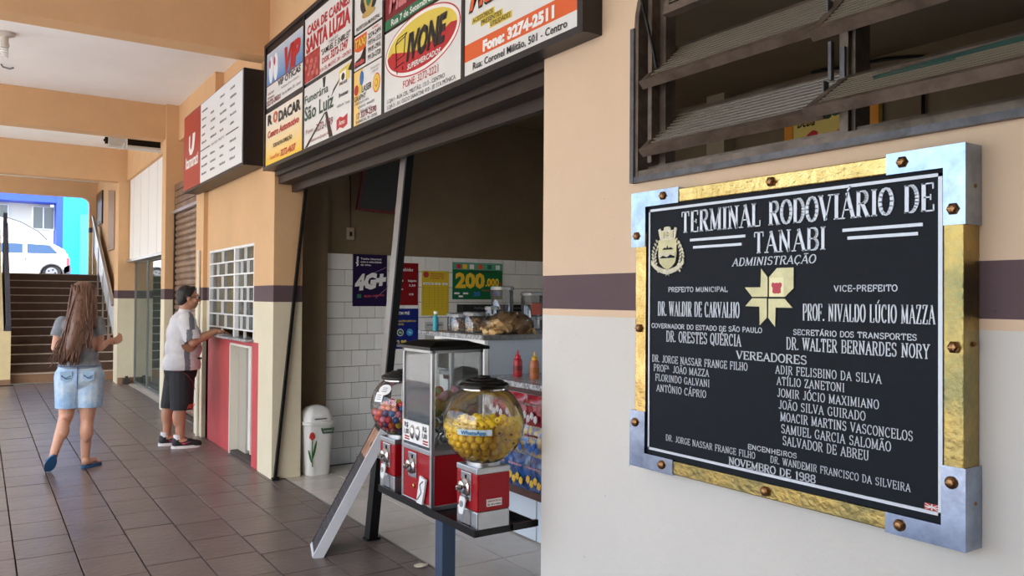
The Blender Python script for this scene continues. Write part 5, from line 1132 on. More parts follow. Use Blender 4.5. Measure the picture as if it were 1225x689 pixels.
ptx(t, M('print_bright_blue', (50, 110, 210), .4), '20', 4.14, 4.22, 1.53, .04, .05); ptx(t, M('print_bright_blue'), '1.000', 4.34, 4.46, 1.53, .045, .04); ptx(t, red, 'TODO SÁBADO', 4.24, 4.44, 1.578, .014, .02)
t = poster('notice_sheet', 3.600, 3.800, 1.02, 1.272, M('paper_grey', (190, 192, 190), .6), 'small white notice sheet below the yellow calendar', 'notice')
ptx(t, blk, 'PROIBIDO FUMAR', 3.62, 3.79, 1.235, .014, .02); ptx(t, blk, '8', 3.64, 3.67, 1.06, .03, .03)
t = thing('wall_shelf', (4.6, 6.86, 1.300), 'long black shelf box fixed to the tiles behind the jars', 'shelf')
MB().box(3.953, 5.2, 6.80, YW, 1.300, 1.444).build('box', m_black, t); q = MB(); sans(q, PY(6.799), 'Refrigerados', 4.08, 4.30, 1.40, .02, .01); sans(q, PY(6.799), 'sobremesas', 4.55, 4.72, 1.40, .02, .01); q.build('lettering', gry, t, recalc=False)
# slanted dark board with a red frame high on the wall
t = thing('menu_board', (3.07, 6.80, 2.28), 'dark blank board in a red frame, hung tilted high on the brown wall', 'board')
c4 = [(2.931, 2.815), (3.320, 2.800), (3.228, 2.285), (2.838, 2.300)]
MB().prism([(x, 6.83, z) for x, z in c4], (0, .02, 0)).build('panel', M('board_slate', (52, 54, 52), .5), t)
def shr(k): 
    cx_ = sum(p[0] for p in c4)/4; cz_ = sum(p[1] for p in c4)/4; return [(cx_+(x-cx_)*k, cz_+(z-cz_)*k) for x, z in c4]
i4 = shr(.93); fm = MB()
for k in range(4): a, b_ = c4[k], c4[(k+1) % 4]; c, d = i4[(k+1) % 4], i4[k]; fm.prism([(a[0], 6.815, a[1]), (b_[0], 6.815, b_[1]), (c[0], 6.815, c[1]), (d[0], 6.815, d[1])], (0, .03, 0))
fm.build('frame', M('frame_dark_red', (110, 26, 22), .5), t); MB().tube([(3.02, 6.84, 2.80), (3.08, 6.90, 2.95), (3.16, 6.84, 2.80)], .003, 5).build('hanging_wire', m_black, t)
t = thing('wall_switch', (2.823, 6.94, 2.03), 'surface light switch with its thin cable on the brown wall', 'switch')
MB().box(2.788, 2.860, 6.915, 6.945, 2.033, 2.143, bev=.003).build('switch_box', M('switch_beige', (168, 150, 122), .5), t); MB().box(2.812, 2.836, 6.908, 6.915, 2.065, 2.105).build('rocker', m_black, t); MB().tube([(2.83, 6.935, 2.143), (2.826, 6.935, 2.5), (2.80, 6.935, 2.9), (2.79, 6.935, 3.3)], .005, 6).build('cable', m_black, t)
# crumpled paper on the ground near the threshold
b = MB(); b.ball((0, 0, 0), .03, 2, rad=(.045, .03, .008))
for v in b.bm.verts: v.co += Vector(noise.noise_vector(v.co*40))*.006; v.co += Vector((2.075, 4.02, .008))
for v in b.bm.verts: v.co.z = max(v.co.z, .0005)
tag(b.build('paper_scrap', M('scrap_cream', (214, 208, 184), .7)), 'crumpled pale paper scrap on the dark tiles by the threshold', 'litter')
# ================================================================ ticket window
m_wsteel = M('white_window_steel', (228, 230, 228), .4)
m_paper = M('white_paper', (226, 232, 236), .6)
tk = thing('window_2', (2.05, 8.02, 1.12), None, None, kind='structure')
MB().box(2.032, 2.075, 7.19, 7.215, 1.12, 1.985).box(2.032, 2.075, 8.835, 8.86, 1.12, 1.985).box(2.032, 2.075, 7.215, 8.835, 1.962, 1.985).build('frame', m_wsteel, tk)
MB().box(2.030, 2.072, 7.83, 7.875, 1.12, 1.975).build('mullion', m_wsteel, tk)
for z in (1.195, 1.329, 1.463, 1.593, 1.718, 1.844): MB().box(2.034, 2.060, 7.21, 8.84, z-.007, z+.007).build('glazing_bar', m_wsteel, tk)
for k, (za, zb) in enumerate(((1.12, 1.195), (1.195, 1.329), (1.329, 1.463), (1.463, 1.593), (1.593, 1.718), (1.718, 1.844), (1.844, 1.962))):
    for ya, yb in ((7.215, 7.83), (7.875, 8.835)):
        for f in ((.5,) if k % 2 == 0 else (.36, .70)):
            y = ya+(yb-ya)*f; MB().box(2.036, 2.058, y-.006, y+.006, za, zb).build('glazing_bar', m_wsteel, tk)
for ya, yb in ((7.215, 7.83), (7.875, 8.835)): MB().box(2.062, 2.065, ya, yb, 1.195, 1.962).build('pane', m_pane, tk)
for y, z, w_, h in ((8.62, 1.34, .20, .26), (8.55, 1.73, .30, .20), (8.66, 1.62, .14, .16), (8.30, 1.76, .12, .13), (8.60, 1.20, .22, .12), (7.70, 1.22, .20, .36), (7.48, 1.22, .16, .30), (7.76, 1.50, .10, .30), (7.42, 1.73, .26, .20), (7.32, 1.24, .14, .26)):
    p = MB().box(2.067, 2.069, y-w_/2, y+w_/2, z, z+h).build('paper_notice', m_paper, tk)
    l = MB()
    for k in range(int(h/.035)): l.box(2.0655, 2.067, y-w_*.4, y+w_*.38, z+h-.03-.035*k, z+h-.022-.035*k)
    l.build('printed_lines', M('print_pale_grey', (150, 156, 164), .6), p, kind='stuff')
struct('sill', MB().box(1.955, 2.17, 7.18, 8.95, 1.100, 1.122, bev=.004), m_gran)
# low white-framed hatch in the red wall
nh = thing('door_1', (2.1, 7.58, 0), None, None, kind='structure')
m_cf = M('cream_frame', (222, 218, 204), .5)
MB().box(2.018, 2.20, 7.925, 7.948, 0.0, 1.055).box(2.018, 2.20, 7.212, 7.948, 1.040, 1.060).box(2.018, 2.20, 7.212, 7.228, 0.10, 1.04).build('frame', m_cf, nh)
MB().box(2.10, 2.30, 7.66, 7.925, 0, 1.04).build('side_lining', M('grey_lining', (176, 170, 156), .6), nh)
d = MB().box(2.12, 2.14, 7.228, 7.66, .06, .12).box(2.12, 2.14, 7.228, 7.66, .98, 1.04).box(2.12, 2.14, 7.228, 7.29, .12, .98).box(2.12, 2.14, 7.60, 7.66, .12, .98).build('door_leaf', m_wsteel, nh)
MB().box(2.127, 2.133, 7.29, 7.60, .12, .98).build('pane', M('milk_glass', (206, 210, 208), .3), d)
struct('trim_hatch_threshold', MB().box(2.03, 2.30, 7.215, 7.925, 0, .03), M('dark_threshold', (70, 62, 58), .8))
tag(MB().tube([(1.968, 9.06, 0.0), (1.968, 9.06, 2.0)], .016, 10).build('conduit_pipe', m_cf), 'cream painted conduit pipe up the pilaster left of the ticket window', 'pipe')
# ================================================================ roller shutter
rs = thing('door_2', (2.15, 10.3, 0), None, None, kind='structure')
m_slat = M('shutter_bronze', (142, 116, 96), .42, .35, c2=(104, 82, 68), vscale=5)
sl0 = None; pitch = .079
for k in range(33):
    z = .06+pitch*k
    if sl0 is None:
        b = MB(); prof = [(0, 0), (-.012, .008), (-.018, .022), (-.018, .050), (-.012, .064), (-.004, .070), (.0, .079)]
        for (x_0, z_0), (x_1, z_1) in zip(prof[:-1], prof[1:]): b.prism([(2.15+x_0, 9.31, z+z_0), (2.15+x_1, 9.31, z+z_1), (2.156+x_1, 9.31, z+z_1), (2.156+x_0, 9.31, z+z_0)], (0, 1.93, 0))
        sl0 = b.build('slat', m_slat, rs)
    else:
        o = bpy.data.objects.new('slat', sl0.data); COL.objects.link(o); o.parent = rs; o.location = (0, 0, pitch*k)
MB().box(2.13, 2.17, 9.31, 11.24, 0, .06).build('bottom_bar', m_steel, rs)
for z0_, z1_ in ((2.62, 2.70), (2.71, 2.79), (2.80, 2.88), (2.89, 2.97)): MB().box(2.125, 2.145, 9.31, 11.245, z0_, z1_).build('housing_slat', m_slat, rs)
MB().box(2.145, 2.40, 9.31, 11.245, 2.60, 2.96).build('housing', m_steel, rs); MB().box(2.095, 2.15, 9.31, 11.245, 2.585, 2.622).build('lintel_bar', m_alu, rs)
MB().box(2.12, 2.145, 11.20, 11.245, 0, 2.6).box(2.12, 2.145, 9.305, 9.33, 0, 2.6).build('guide_rail', m_steel, rs)
# ================================================================ glazed storefront with a white blind
sfw = thing('window_3', (2.26, 13.3, 0), None, None, kind='structure')
MB().box(2.235, 2.285, 11.5, 15.19, 0, .035).box(2.235, 2.285, 11.5, 15.19, 2.07, 2.11).build('rail', m_alu, sfw)
for y in (11.52, 12.75, 13.95, 15.16): MB().box(2.24, 2.28, y-.015, y+.015, .035, 2.07).build('stile', m_alu, sfw)
m_green = glass('green_tint_glass', (176, 204, 196), .6, .02, .12, (110, 134, 128))
for a, b_ in ((11.535, 12.735), (12.765, 13.935), (13.965, 15.145)): MB().box(2.256, 2.262, a, b_, .035, 2.07).build('pane', m_green, sfw)
MB().box(2.15, 2.17, 11.51, 15.17, 2.10, 3.50).build('blind', M('blind_white', (232, 232, 230), .7), sfw); MB().box(2.10, 2.20, 11.51, 15.17, 2.085, 2.125).build('blind_rail', m_alu, sfw)
for k in range(5): MB().box(2.147, 2.150, 11.9+.72*k, 11.905+.72*k, 2.125, 3.5).build('blind_seam', M('seam_grey', (196, 196, 194), .7), sfw)
# leafy plants behind the glass
q = random.Random(4)
for k, (px_, py_) in enumerate(((2.75, 13.1), (2.85, 12.2))):
    t = thing('potted_plant', (px_, py_, 0), ('leafy potted plant behind the green shop glass', 'second leafy potted plant behind the green shop glass, nearer the bronze shutter')[k], 'plant')
    auto_smooth(MB().lathe((px_, py_, 0), [(.10, 0), (.14, .28), (.15, .30), (.13, .30), (.12, .26), (.01, .26)], 18).build('pot', M('pot_brown', (96, 66, 50), .6), t))
    for j in range(34):
        a = q.uniform(0, 6.28); h = q.uniform(.5, 1.25); r_ = q.uniform(.05, .28); c = Vector((px_+r_*math.cos(a), py_+r_*math.sin(a), h)); dv = Vector((math.cos(a), math.sin(a), .4)).normalized(); sd = dv.cross(Vector((0, 0, 1))).normalized()*.035
        MB().prism([c, c+dv*.05+sd, c+dv*.14, c+dv*.05-sd], (0, 0, .003)).build('leaf', M('leaf_dark', (52, 84, 44), .5), t)
    MB().tube([(px_, py_, .25), (px_+.02, py_, .7), (px_, py_+.02, 1.15)], .012, 6).build('stem', M('stem_green', (70, 76, 44), .7), t)
tag(MB().box(2.06, 2.16, 15.02, 15.16, 0, .09, bev=.01).box(2.10, 2.14, 15.06, 15.12, .09, .13).build('door_wedge', M('dark_wood', (60, 52, 46), .7)), 'small dark block on the tiles at the foot of the far pillar', 'block')
# ================================================================ fittings under the ceiling
fx = thing('light_fixture', (1.78, 12.2, 3.53), 'long white ceiling light fixture with its open dark channel, under the far beam', 'light fitting')
m_fx = M('aged_white_plastic', (206, 202, 192), .5, var=.1)
MB().box(1.44, 1.66, 12.12, 12.30, 3.565, 3.70, bev=.004).build('end_box', m_fx, fx); MB().box(1.66, 2.14, 12.10, 12.32, 3.555, 3.585, bev=.003).box(1.66, 2.14, 12.29, 12.32, 3.585, 3.70).box(2.12, 2.14, 12.10, 12.29, 3.585, 3.70).build('channel', m_fx, fx)
MB().box(1.665, 2.118, 12.14, 12.288, 3.586, 3.69).build('channel_shade', m_black, fx); MB().box(1.655, 1.67, 12.09, 12.12, 3.56, 3.70).build('strap', m_wsteel, fx)  # black block fills the channel, standing in for its inner shade
for x in (1.60, 2.09): MB().tube([(x+.03, 12.10, 3.60), (x+.01, 12.09, 3.54), (x-.04, 12.09, 3.51)], .010, 6).build('hook', m_wsteel, fx)
q = MB(); q.box(1.40, 1.44, 12.18, 12.21, 3.59, 3.68).box(1.385, 1.455, 12.175, 12.215, 3.62, 3.65); q.build('cross_knob', m_black, fx)
MB().box(1.48, 1.50, 12.2, 12.22, 3.70, 4.03).box(2.05, 2.07, 12.2, 12.22, 3.70, 4.03).build('hanger', m_wsteel, fx)
cl = thing('ceiling_lamp', (.17, 9.1, 4.03), 'bare white spiral lamp in a ceiling socket at the left edge', 'lamp')
auto_smooth(MB().lathe((.17, 9.1, 0), [(.085, 4.03), (.085, 4.005), (.06, 3.995), (.035, 3.99)], 20).build('rose', m_fx, cl)); auto_smooth(MB().lathe((.17, 9.1, 0), [(.030, 3.99), (.032, 3.93), (.038, 3.92), (.038, 3.89), (.030, 3.885)], 16).build('socket', m_fx, cl))
sp = MB(); sp.tube([(.17+.026*math.cos(t*.6), 9.1+.026*math.sin(t*.6), 3.885-.0022*t) for t in range(0, 44)], .007, 6); sp.build('spiral_tube', m_white, cl, smooth=True)
hk = tag(MB().tube([(.16, 10.36, 4.03), (.18, 10.36, 4.0), (.24, 10.34, 3.985), (.28, 10.33, 4.0)], .010, 6).build('ceiling_hook', M('hook_grey', (120, 120, 118), .5, .5)), 'small grey hook on the white ceiling beyond the spiral lamp', 'hook')
# ================================================================ stair guards
m_gp = M('grey_guard_panel', (214, 218, 222), .4, .0, var=.06); m_wd = M('dark_blue_rail', (60, 62, 78), .5, var=.2)
sgd = thing('stair_guard', (2.05, 16.0, .5), 'grey sloping panel guard with handrail, right side of the stairs', 'railing')
MB().prism([(2.03, 16.0, .76), (2.03, 16.0, 1.28), (2.06, 19.5, 3.14), (2.06, 19.5, 2.55)], (.03, 0, 0)).build('panel', m_gp, sgd)
MB().tube([(2.00, 16.0, 1.34), (2.03, 19.5, 3.22)], .026, 8).build('handrail', m_alu, sgd); MB().tube([(2.045, 16.0, .74), (2.075, 19.5, 2.52)], .02, 8).build('bottom_rail', m_alu, sgd)
for k in range(5):
    y = 16.03+.86*k; z = .17+.1495/.28*(y-16.0); MB().box(2.03, 2.06, y-.02, y+.02, max(0.05, z-.05), z+1.10).build('post', m_alu, sgd)
sgl = thing('stair_guard', (.42, 16.0, .5), 'dark blue sloping rail with tall post, left side of the stairs', 'railing')
MB().prism([(.385, 15.9, .86), (.385, 15.9, .98), (.40, 19.5, 3.00), (.40, 19.5, 2.35), (.385, 16.6, .90)], (.07, 0, 0)).build('sloping_board', m_wd, sgl)
MB().box(.385, .46, 19.45, 19.55, 1.9, 3.20).build('post', m_wd, sgl); MB().box(.37, .452, 15.82, 15.92, .90, 1.0).build('end_cap', m_wd, sgl)
# ================================================================ the street
def rounded_rect(x0, x1, z0, z1, r=.04, n=3):
    p = []
    for cx_, cz_, a0 in ((x1-r, z1-r, 0), (x0+r, z1-r, 90), (x0+r, z0+r, 180), (x1-r, z0+r, 270)):
        for k in range(n+1): a = math.radians(a0+90*k/n); p.append((cx_+r*math.cos(a), cz_+r*math.sin(a)))
    return p
m_car = M('car_white', (236, 238, 240), .25, coat=.6); m_cg = M('car_glass', (34, 62, 96), .08, spec=.8); m_tyre = M('tyre_black', (28, 28, 30), .8); m_trimc = M('bumper_grey', (84, 84, 88), .6)
car = thing('car', (.6, 30.7, 1.98), 'white hatchback parked on the street beyond the stairs', 'car')
def tbody(pts, y0, y1, tuck, mat, name, root, zb):
    """car body: side outline lofted across the width, narrowing above the belt line"""
    b = MB(); secs = [(y0+.06, .985), (y0, 1.0), (y1, 1.0), (y1-.06, .985)]; rings = []
    for sy, sc in ((y0, 1), (y1, 1)):
        ring = []
        for x, z in pts:
            inset = tuck*max(0, (z-zb))/.5; ring.append(b.bm.verts.new((x, sy+(inset if sy == y0 else -inset), z)))
        rings.append(ring)
    n = len(pts); b.bm.faces.new(rings[0]); b.bm.faces.new(rings[1][::-1])
    for i in range(n): b.bm.faces.new((rings[0][i], rings[1][i], rings[1][(i+1) % n], rings[0][(i+1) % n]))
    return b.build(name, mat, root)
side = [(2.46, 2.30), (2.45, 2.62), (2.40, 2.86), (2.12, 3.10), (1.90, 3.235), (1.2, 3.27), (.2, 3.26), (-.05, 3.19), (-.50, 2.88), (-1.10, 2.80), (-1.28, 2.62), (-1.30, 2.30), (-.98, 2.24)]
def arch(cx_): return [(cx_-.33*math.cos(math.radians(a)), 2.20+.33*math.sin(math.radians(a))) for a in range(0, 181, 20)]
side += arch(-.62)[0:0]
low = [(-.95, 2.20)]+arch(-.62)[1:-1]+[(-.29, 2.20), (1.62, 2.20)]+arch(1.95)[1:-1]+[(2.28, 2.20)]
tbody(side+low, 30.0, 31.55, .09, m_car, 'body', car, 2.75)
for nm, pts in (('rear_side_window', rounded_rect(0, 1, 0, 1, .1)), ):
    pass
def quadwin(pts, y, root, name='side_window'):
    b = MB(); b.prism([(x, y+.09*max(0, z-2.75)/.5-.006, z) for x, z in pts], (0, .012, 0)); return b.build(name, m_cg, root)
quadwin([(1.26, 2.865), (2.12, 2.88), (2.02, 3.0), (1.88, 3.15), (1.25, 3.17)], 30.0, car); quadwin([(.30, 2.865), (1.13, 2.865), (1.13, 3.17), (.30, 3.17)], 30.0, car); quadwin([(-.35, 2.865), (.20, 2.865), (.20, 3.17), (.02, 3.12)], 30.0, car)
MB().box(2.36, 2.455, 29.985, 30.10, 2.50, 2.74).build('tail_light', M('tail_light_red', (200, 80, 90), .3), car)
MB().prism([(2.26, 30.0, 2.22), (2.50, 30.0, 2.24), (2.51, 30.0, 2.42), (2.46, 30.0, 2.52), (2.30, 30.0, 2.44)], (0, 1.55, 0)).build('rear_bumper', m_trimc, car)
MB().prism([(x, 29.99, z) for x, z in [(1.95-.36*math.cos(math.radians(a)), 2.20+.36*math.sin(math.radians(a))) for a in range(0, 181, 20)]+[(1.95-.32*math.cos(math.radians(a)), 2.20+.32*math.sin(math.radians(a))) for a in range(180, -1, -20)]], (0, .03, 0)).build('wheel_arch_trim', m_trimc, car)
for x, y in ((1.95, 30.05), (-.62, 30.05), (1.95, 31.35), (-.62, 31.35)):
    wl_ = auto_smooth(MB().lathe((x, y, 2.245), [(.20, -.02), (.26, -.03), (.275, 0), (.275, .14), (.25, .17), (.02, .17)], 28, 'y').build('wheel', m_tyre, car)); 
    auto_smooth(MB().lathe((x, y-.035, 2.245), [(.165, 0), (.175, .012), (.175, .03)], 24, 'y').build('rim', m_alu, wl_))
    q = MB()
    for k in range(5): a = 2*math.pi*k/5; q.ball((x+.10*math.cos(a), y-.038, 2.245+.10*math.sin(a)), .02, 1, rad=(.03, .006, .03))
    q.build('rim_hole', m_black, wl_, kind='stuff')
MB().box(1.18, 1.24, 29.99, 30.0, 2.66, 2.69).build('door_handle', m_trimc, car); MB().box(1.205, 1.212, 29.996, 30.001, 2.25, 2.86).build('door_seam', m_trimc, car)
van = thing('car', (-.6, 33.0, 1.98), 'tall white van behind the hatchback, nose sloping to the right', 'car')
vp = [(2.55, 2.25), (2.58, 2.90), (2.50, 3.12), (1.93, 3.44), (1.66, 3.72), (1.14, 4.02), (.70, 4.16), (0, 4.22), (-2.4, 4.24), (-2.5, 2.25)]
tbody(vp, 32.4, 33.9, .07, m_car, 'body', van, 3.3)
m_cg2 = M('van_glass', (128, 150, 152), .1, spec=.8)
for pts in ([(.78, 3.50), (1.22, 3.50), (1.22, 3.88), (.78, 4.03)], [(1.30, 3.50), (1.78, 3.50), (1.60, 3.66), (1.30, 3.84)], [(-.2, 3.50), (.70, 3.50), (.70, 4.04), (-.2, 4.07)]): 
    b = MB(); b.prism([(x, 32.4+.07*(z-3.3)/.5-.006, z) for x, z in pts], (0, .012, 0)); b.build('side_window', m_cg2, van)
MB().tube([(.72, 32.5, 4.19), (1.16, 32.5, 4.05), (1.68, 32.5, 3.745), (1.95, 32.5, 3.46)], .02, 6).build('windscreen_pillar', m_trimc, van)
for x in (1.9, -1.7): auto_smooth(MB().lathe((x, 32.38, 2.29), [(.18, 0), (.31, .0), (.32, .03), (.32, .2)], 24, 'y').build('wheel', m_tyre, van))
# shop building opposite
bd = thing('building', (0, 36, 1.98), 'blue and cream shop building across the street', 'building')
m_sky = M('shop_bright_blue', (24, 146, 232), .5); m_navy = M('shop_navy_blue', (34, 66, 176), .5); m_cyan = M('cyan_paint', (60, 190, 240), .5); m_cream = M('shop_cream', (206, 204, 190), .7)
MB().box(-8, 2.30, 36.6, 37.0, 1.98, 8.0).build('wall', m_cream, bd)
MB().box(-8, 2.50, 35.6, 36.6, 5.10, 5.42).build('fascia', m_navy, bd); MB().box(-8, 2.5, 35.62, 37, 5.42, 8.0).build('upper_wall', m_cream, bd)
MB().box(2.44, 2.66, 35.5, 37.0, 1.98, 5.42).build('column', m_navy, bd); MB().box(2.66, 3.55, 35.4, 37.0, 1.98, 8.0).build('side_wall', m_sky, bd)
MB().box(3.20, 3.60, 34.6, 35.0, 1.98, 4.62).build('blue_pier', m_cyan, bd, label='cyan gate pier'); MB().box(3.50, 3.72, 34.65, 34.9, 4.45, 4.70).box(3.60, 3.68, 34.65, 34.9, 3.5, 4.45).build('gate_hinge', m_navy, bd)
m_win = M('shop_window', (84, 96, 98), .15, spec=.8)
for x0_, x1_ in ((-3.0, -1.2), (-.9, .85), (1.72, 2.40)):
    f_ = MB().box(x0_-.05, x1_+.05, 36.54, 36.6, 4.10, 5.02).build('window', m_white, bd); MB().box(x0_, x1_, 36.52, 36.545, 4.15, 4.98).build('pane', m_win, f_)
    MB().box((x0_+x1_)/2-.02, (x0_+x1_)/2+.02, 36.50, 36.52, 4.15, 4.98).build('glazing_bar', m_white, f_)
MB().box(3.72, 12, 36.9, 37.2, 1.98, 8).build('side_building', m_cream, bd)
struct('kerb', MB().box(-30, 40, 34.0, 34.25, 1.98, 2.10), m_conc)
# ================================================================ people
def organic(name, shapes, voxel, mat, parent, smooth=4, cuts=(), label=None):
    """one continuous skin grown round capsules and ellipsoids, optionally trimmed by planes (co, no): the side no points to is removed"""
    b = MB()
    for s in shapes:
        if s[0] == 'c': b.capsule(s[1], s[2], s[3], s[4], 14)
        else: b.ball(s[1], 1, 3, rad=s[2], rot=s[3] if len(s) > 3 else None)
    bm = b.bm; bmesh.ops.recalc_face_normals(bm, faces=bm.faces[:])
    me = bpy.data.meshes.new('tmp'); bm.to_mesh(me); bm.free()
    o = bpy.data.objects.new('tmp', me); COL.objects.link(o)
    r = o.modifiers.new('r', 'REMESH'); r.mode = 'VOXEL'; r.voxel_size = voxel
    s = o.modifiers.new('s', 'SMOOTH'); s.iterations = smooth; s.factor = .5
    dg = bpy.context.evaluated_depsgraph_get(); m2 = bpy.data.meshes.new_from_object(o.evaluated_get(dg)); bpy.data.objects.remove(o); bpy.data.meshes.remove(me)
    q = MB(); q.bm.free(); q.bm = bmesh.new(); q.bm.from_mesh(m2); bpy.data.meshes.remove(m2)
    for co, no in cuts: bmesh.ops.bisect_plane(q.bm, geom=q.bm.verts[:]+q.bm.edges[:]+q.bm.faces[:], plane_co=co, plane_no=no, clear_outer=True)
    return q
def V(*a): return Vector(a)
def hand(shapes, wrist, dirv, palmn, thumb, curl=.5, s=1.0, spread=.10):
    """palm with five separate bent fingers; dirv: wrist to fingers, palmn: out of the palm, thumb: towards the thumb side"""
    d = Vector(dirv).normalized(); n = Vector(palmn).normalized(); t = Vector(thumb).normalized(); w_ = Vector(wrist)
    shapes.append(('c', w_, w_+d*.03*s, .026*s, .027*s))
    for k in range(4): shapes.append(('c', w_+d*.03*s+t*(.024-.016*k)*s, w_+d*.078*s+t*(.027-.018*k)*s, .015*s, .0125*s))
    L = (.040, .046, .042, .032)
    for k in range(4):
        p = w_+d*.080*s+t*(.028-.0185*k)*s; dd = (d+t*spread*(1.5-k)).normalized(); a = curl
        for j, f in enumerate((1.0, .72, .55)):
            v = (dd*math.cos(a)+n*math.sin(a)).normalized(); q = p+v*L[k]*f*s; shapes.append(('c', p, q, .0092*s*(1-.08*j), .0086*s*(1-.1*j))); p = q; a += curl
    p = w_+d*.025*s+t*.026*s; q = p+(d*.55+t*.8+n*.25).normalized()*.038*s; r = q+(d*.9+t*.25+n*.35).normalized()*.030*s
    shapes += [('c', p, q, .014*s, .011*s), ('c', q, r, .0105*s, .009*s)]
def head(shapes, c, f, up=(0, 0, 1), s=1.0):
    """head about c facing f: skull, jaw, nose, brow, lips, ears"""
    f = Vector(f).normalized(); u = Vector(up).normalized(); r = f.cross(u).normalized(); c = Vector(c)
    R = Matrix((r, f, u)).transposed(); E = lambda a, b_, z, ra: shapes.append(('e', c+r*a*s+f*b_*s+u*z*s, (ra[0]*s, ra[1]*s, ra[2]*s), R))
    E(0, -.012, .030, (.076, .095, .088)); E(0, .020, -.030, (.062, .072, .080)); E(0, .045, -.078, (.036, .038, .030)); E(0, .036, -.055, (.050, .050, .045))
    E(0, .096, -.012, (.011, .020, .026)); E(0, .112, -.024, (.013, .012, .010)); E(0, .086, -.054, (.022, .012, .006)); E(0, .084, -.064, (.019, .012, .006)); E(0, .078, .030, (.052, .018, .012))
    for e in (-1, 1): E(e*.078, -.004, -.010, (.010, .018, .030)); E(e*.045, .062, -.026, (.022, .024, .022))
    return c, f, u, r
def eyes(root, c, f, u, r, s=1.0):
    for e in (-1, 1):
        p = c+r*e*.031*s+f*.082*s+u*.004*s; y = MB().ball(p, .0125*s, 2).build('eye', M('eye_white', (236, 232, 226), .2), root, smooth=True)
        MB().ball(p+f*.0085*s, .006*s, 2, rad=(.006*s, .006*s, .006*s)).build('iris', M('eye_dark', (40, 26, 20), .1), y, smooth=True)
        MB().tube([c+r*e*(.016+.014*k)*s+f*(.094-.007*k)*s+u*(.030-.004*abs(k-1))*s for k in range(3)], .0035*s, 6).build('eyebrow', m_hairm, root)
m_hairm = M('black_hair', (30, 24, 22), .55, c2=(18, 15, 14), vscale=60)
# ---------------------------------------------------------------- man at the ticket window
MY = 8.52
m_skin = M('tan_skin', (192, 140, 112), .5, var=.08, vscale=6)
man = thing('person', (1.68, MY, 0), 'person in white grey-striped T-shirt and black shorts, leaning on the ticket window sill', 'person')
fw = V(1, -.03, 0).normalized(); hc = V(1.752, MY, 1.490)
near_y, far_y = MY-.185, MY+.185
S = []; c, f, u, r = head(S, hc, (1, -.10, -.03), s=1.02)
S += [('c', (1.712, MY, 1.30), (1.735, MY, 1.43), .062, .056), ('e', (1.715, MY, 1.235), (.105, .19, .09)), ('e', (1.70, MY, 1.12), (.125, .17, .16)), ('e', (1.715, MY, .97), (.155, .165, .16)), ('e', (1.69, MY, .84), (.135, .165, .13)),
      ('c', (1.70, near_y, 1.275), (1.752, near_y-.055, 1.055), .058, .045), ('c', (1.752, near_y-.055, 1.055), (1.985, near_y+.01, 1.148), .044, .030),
      ('c', (1.72, far_y, 1.275), (1.90, far_y-.0, 1.065), .056, .045), ('c', (1.90, far_y, 1.065), (2.02, MY+.05, 1.147), .043, .030)]
# legs, near one forward
S += [('c', (1.69, MY-.09, .82), (1.668, MY-.10, .43), .100, .062), ('c', (1.668, MY-.10, .43), (1.672, MY-.10, .10), .060, .038), ('e', (1.655, MY-.10, .31), (.058, .055, .11)),
      ('c', (1.66, MY+.10, .82), (1.60, MY+.11, .43), .098, .060), ('c', (1.60, MY+.11, .43), (1.592, MY+.13, .11), .058, .038), ('e', (1.588, MY+.115, .31), (.056, .053, .11)),
      ('c', (1.672, MY-.10, .07), (1.76, MY-.12, .05), .042, .034), ('c', (1.592, MY+.13, .07), (1.68, MY+.12, .05), .042, .034)]
hand(S, (1.985, near_y+.01, 1.150), (1, .20, .06), (0, .1, -1), (-.1, 1, .2), .42); hand(S, (2.02, MY+.05, 1.150), (.6, -.8, .04), (0, 0, -1), (.8, .6, .3), .40)
body = organic('body', S, .0065, m_skin, man, 3).build('body', m_skin, man, smooth=True)
eyes(man, c, f, u, r, 1.02)
m_shirt = M('white_shirt', (216, 214, 214), .8, c2=(196, 194, 198), vscale=7, bump=.3, bscale=14)
T_ = [('e', (1.705, MY, 1.235), (.125, .205, .115)), ('c', (1.712, MY, 1.28), (1.722, MY, 1.345), .085, .066), ('e', (1.698, MY, 1.12), (.150, .19, .18)), ('e', (1.712, MY, .985), (.178, .185, .17)), ('e', (1.70, MY, .885), (.165, .187, .13)), ('e', (1.695, MY, .82), (.186, .222, .15)),
      ('c', (1.70, near_y+.01, 1.275), (1.742, near_y-.045, 1.10), .082, .080), ('c', (1.72, far_y-.01, 1.275), (1.85, far_y, 1.12), .080, .075)]
ax1 = (V(1.742, near_y-.045, 1.10)-V(1.70, near_y+.01, 1.275)).normalized(); ax2 = (V(1.85, far_y, 1.12)-V(1.72, far_y, 1.275)).normalized()
q = organic('shirt', T_, .008, m_shirt, man, 4, [((0, 0, .775), (0, 0, -1)), ((0, 0, 1.385), (0, 0, 1))])
# open the sleeve ends only near the arms
def trim(q, co, no, near, rad):
    co = Vector(co); no = Vector(no)
    dl = [fc for fc in q.bm.faces if (fc.calc_center_median()-co).dot(no) > 0 and (fc.calc_center_median()-Vector(near)).length < rad]
    bmesh.ops.delete(q.bm, geom=dl, context='FACES')
trim(q, V(1.742, near_y-.045, 1.10)+ax1*.035, ax1, (1.75, near_y-.06, 1.05), .12); trim(q, V(1.85, far_y, 1.12)+ax2*.03, ax2, (1.88, far_y, 1.08), .12)
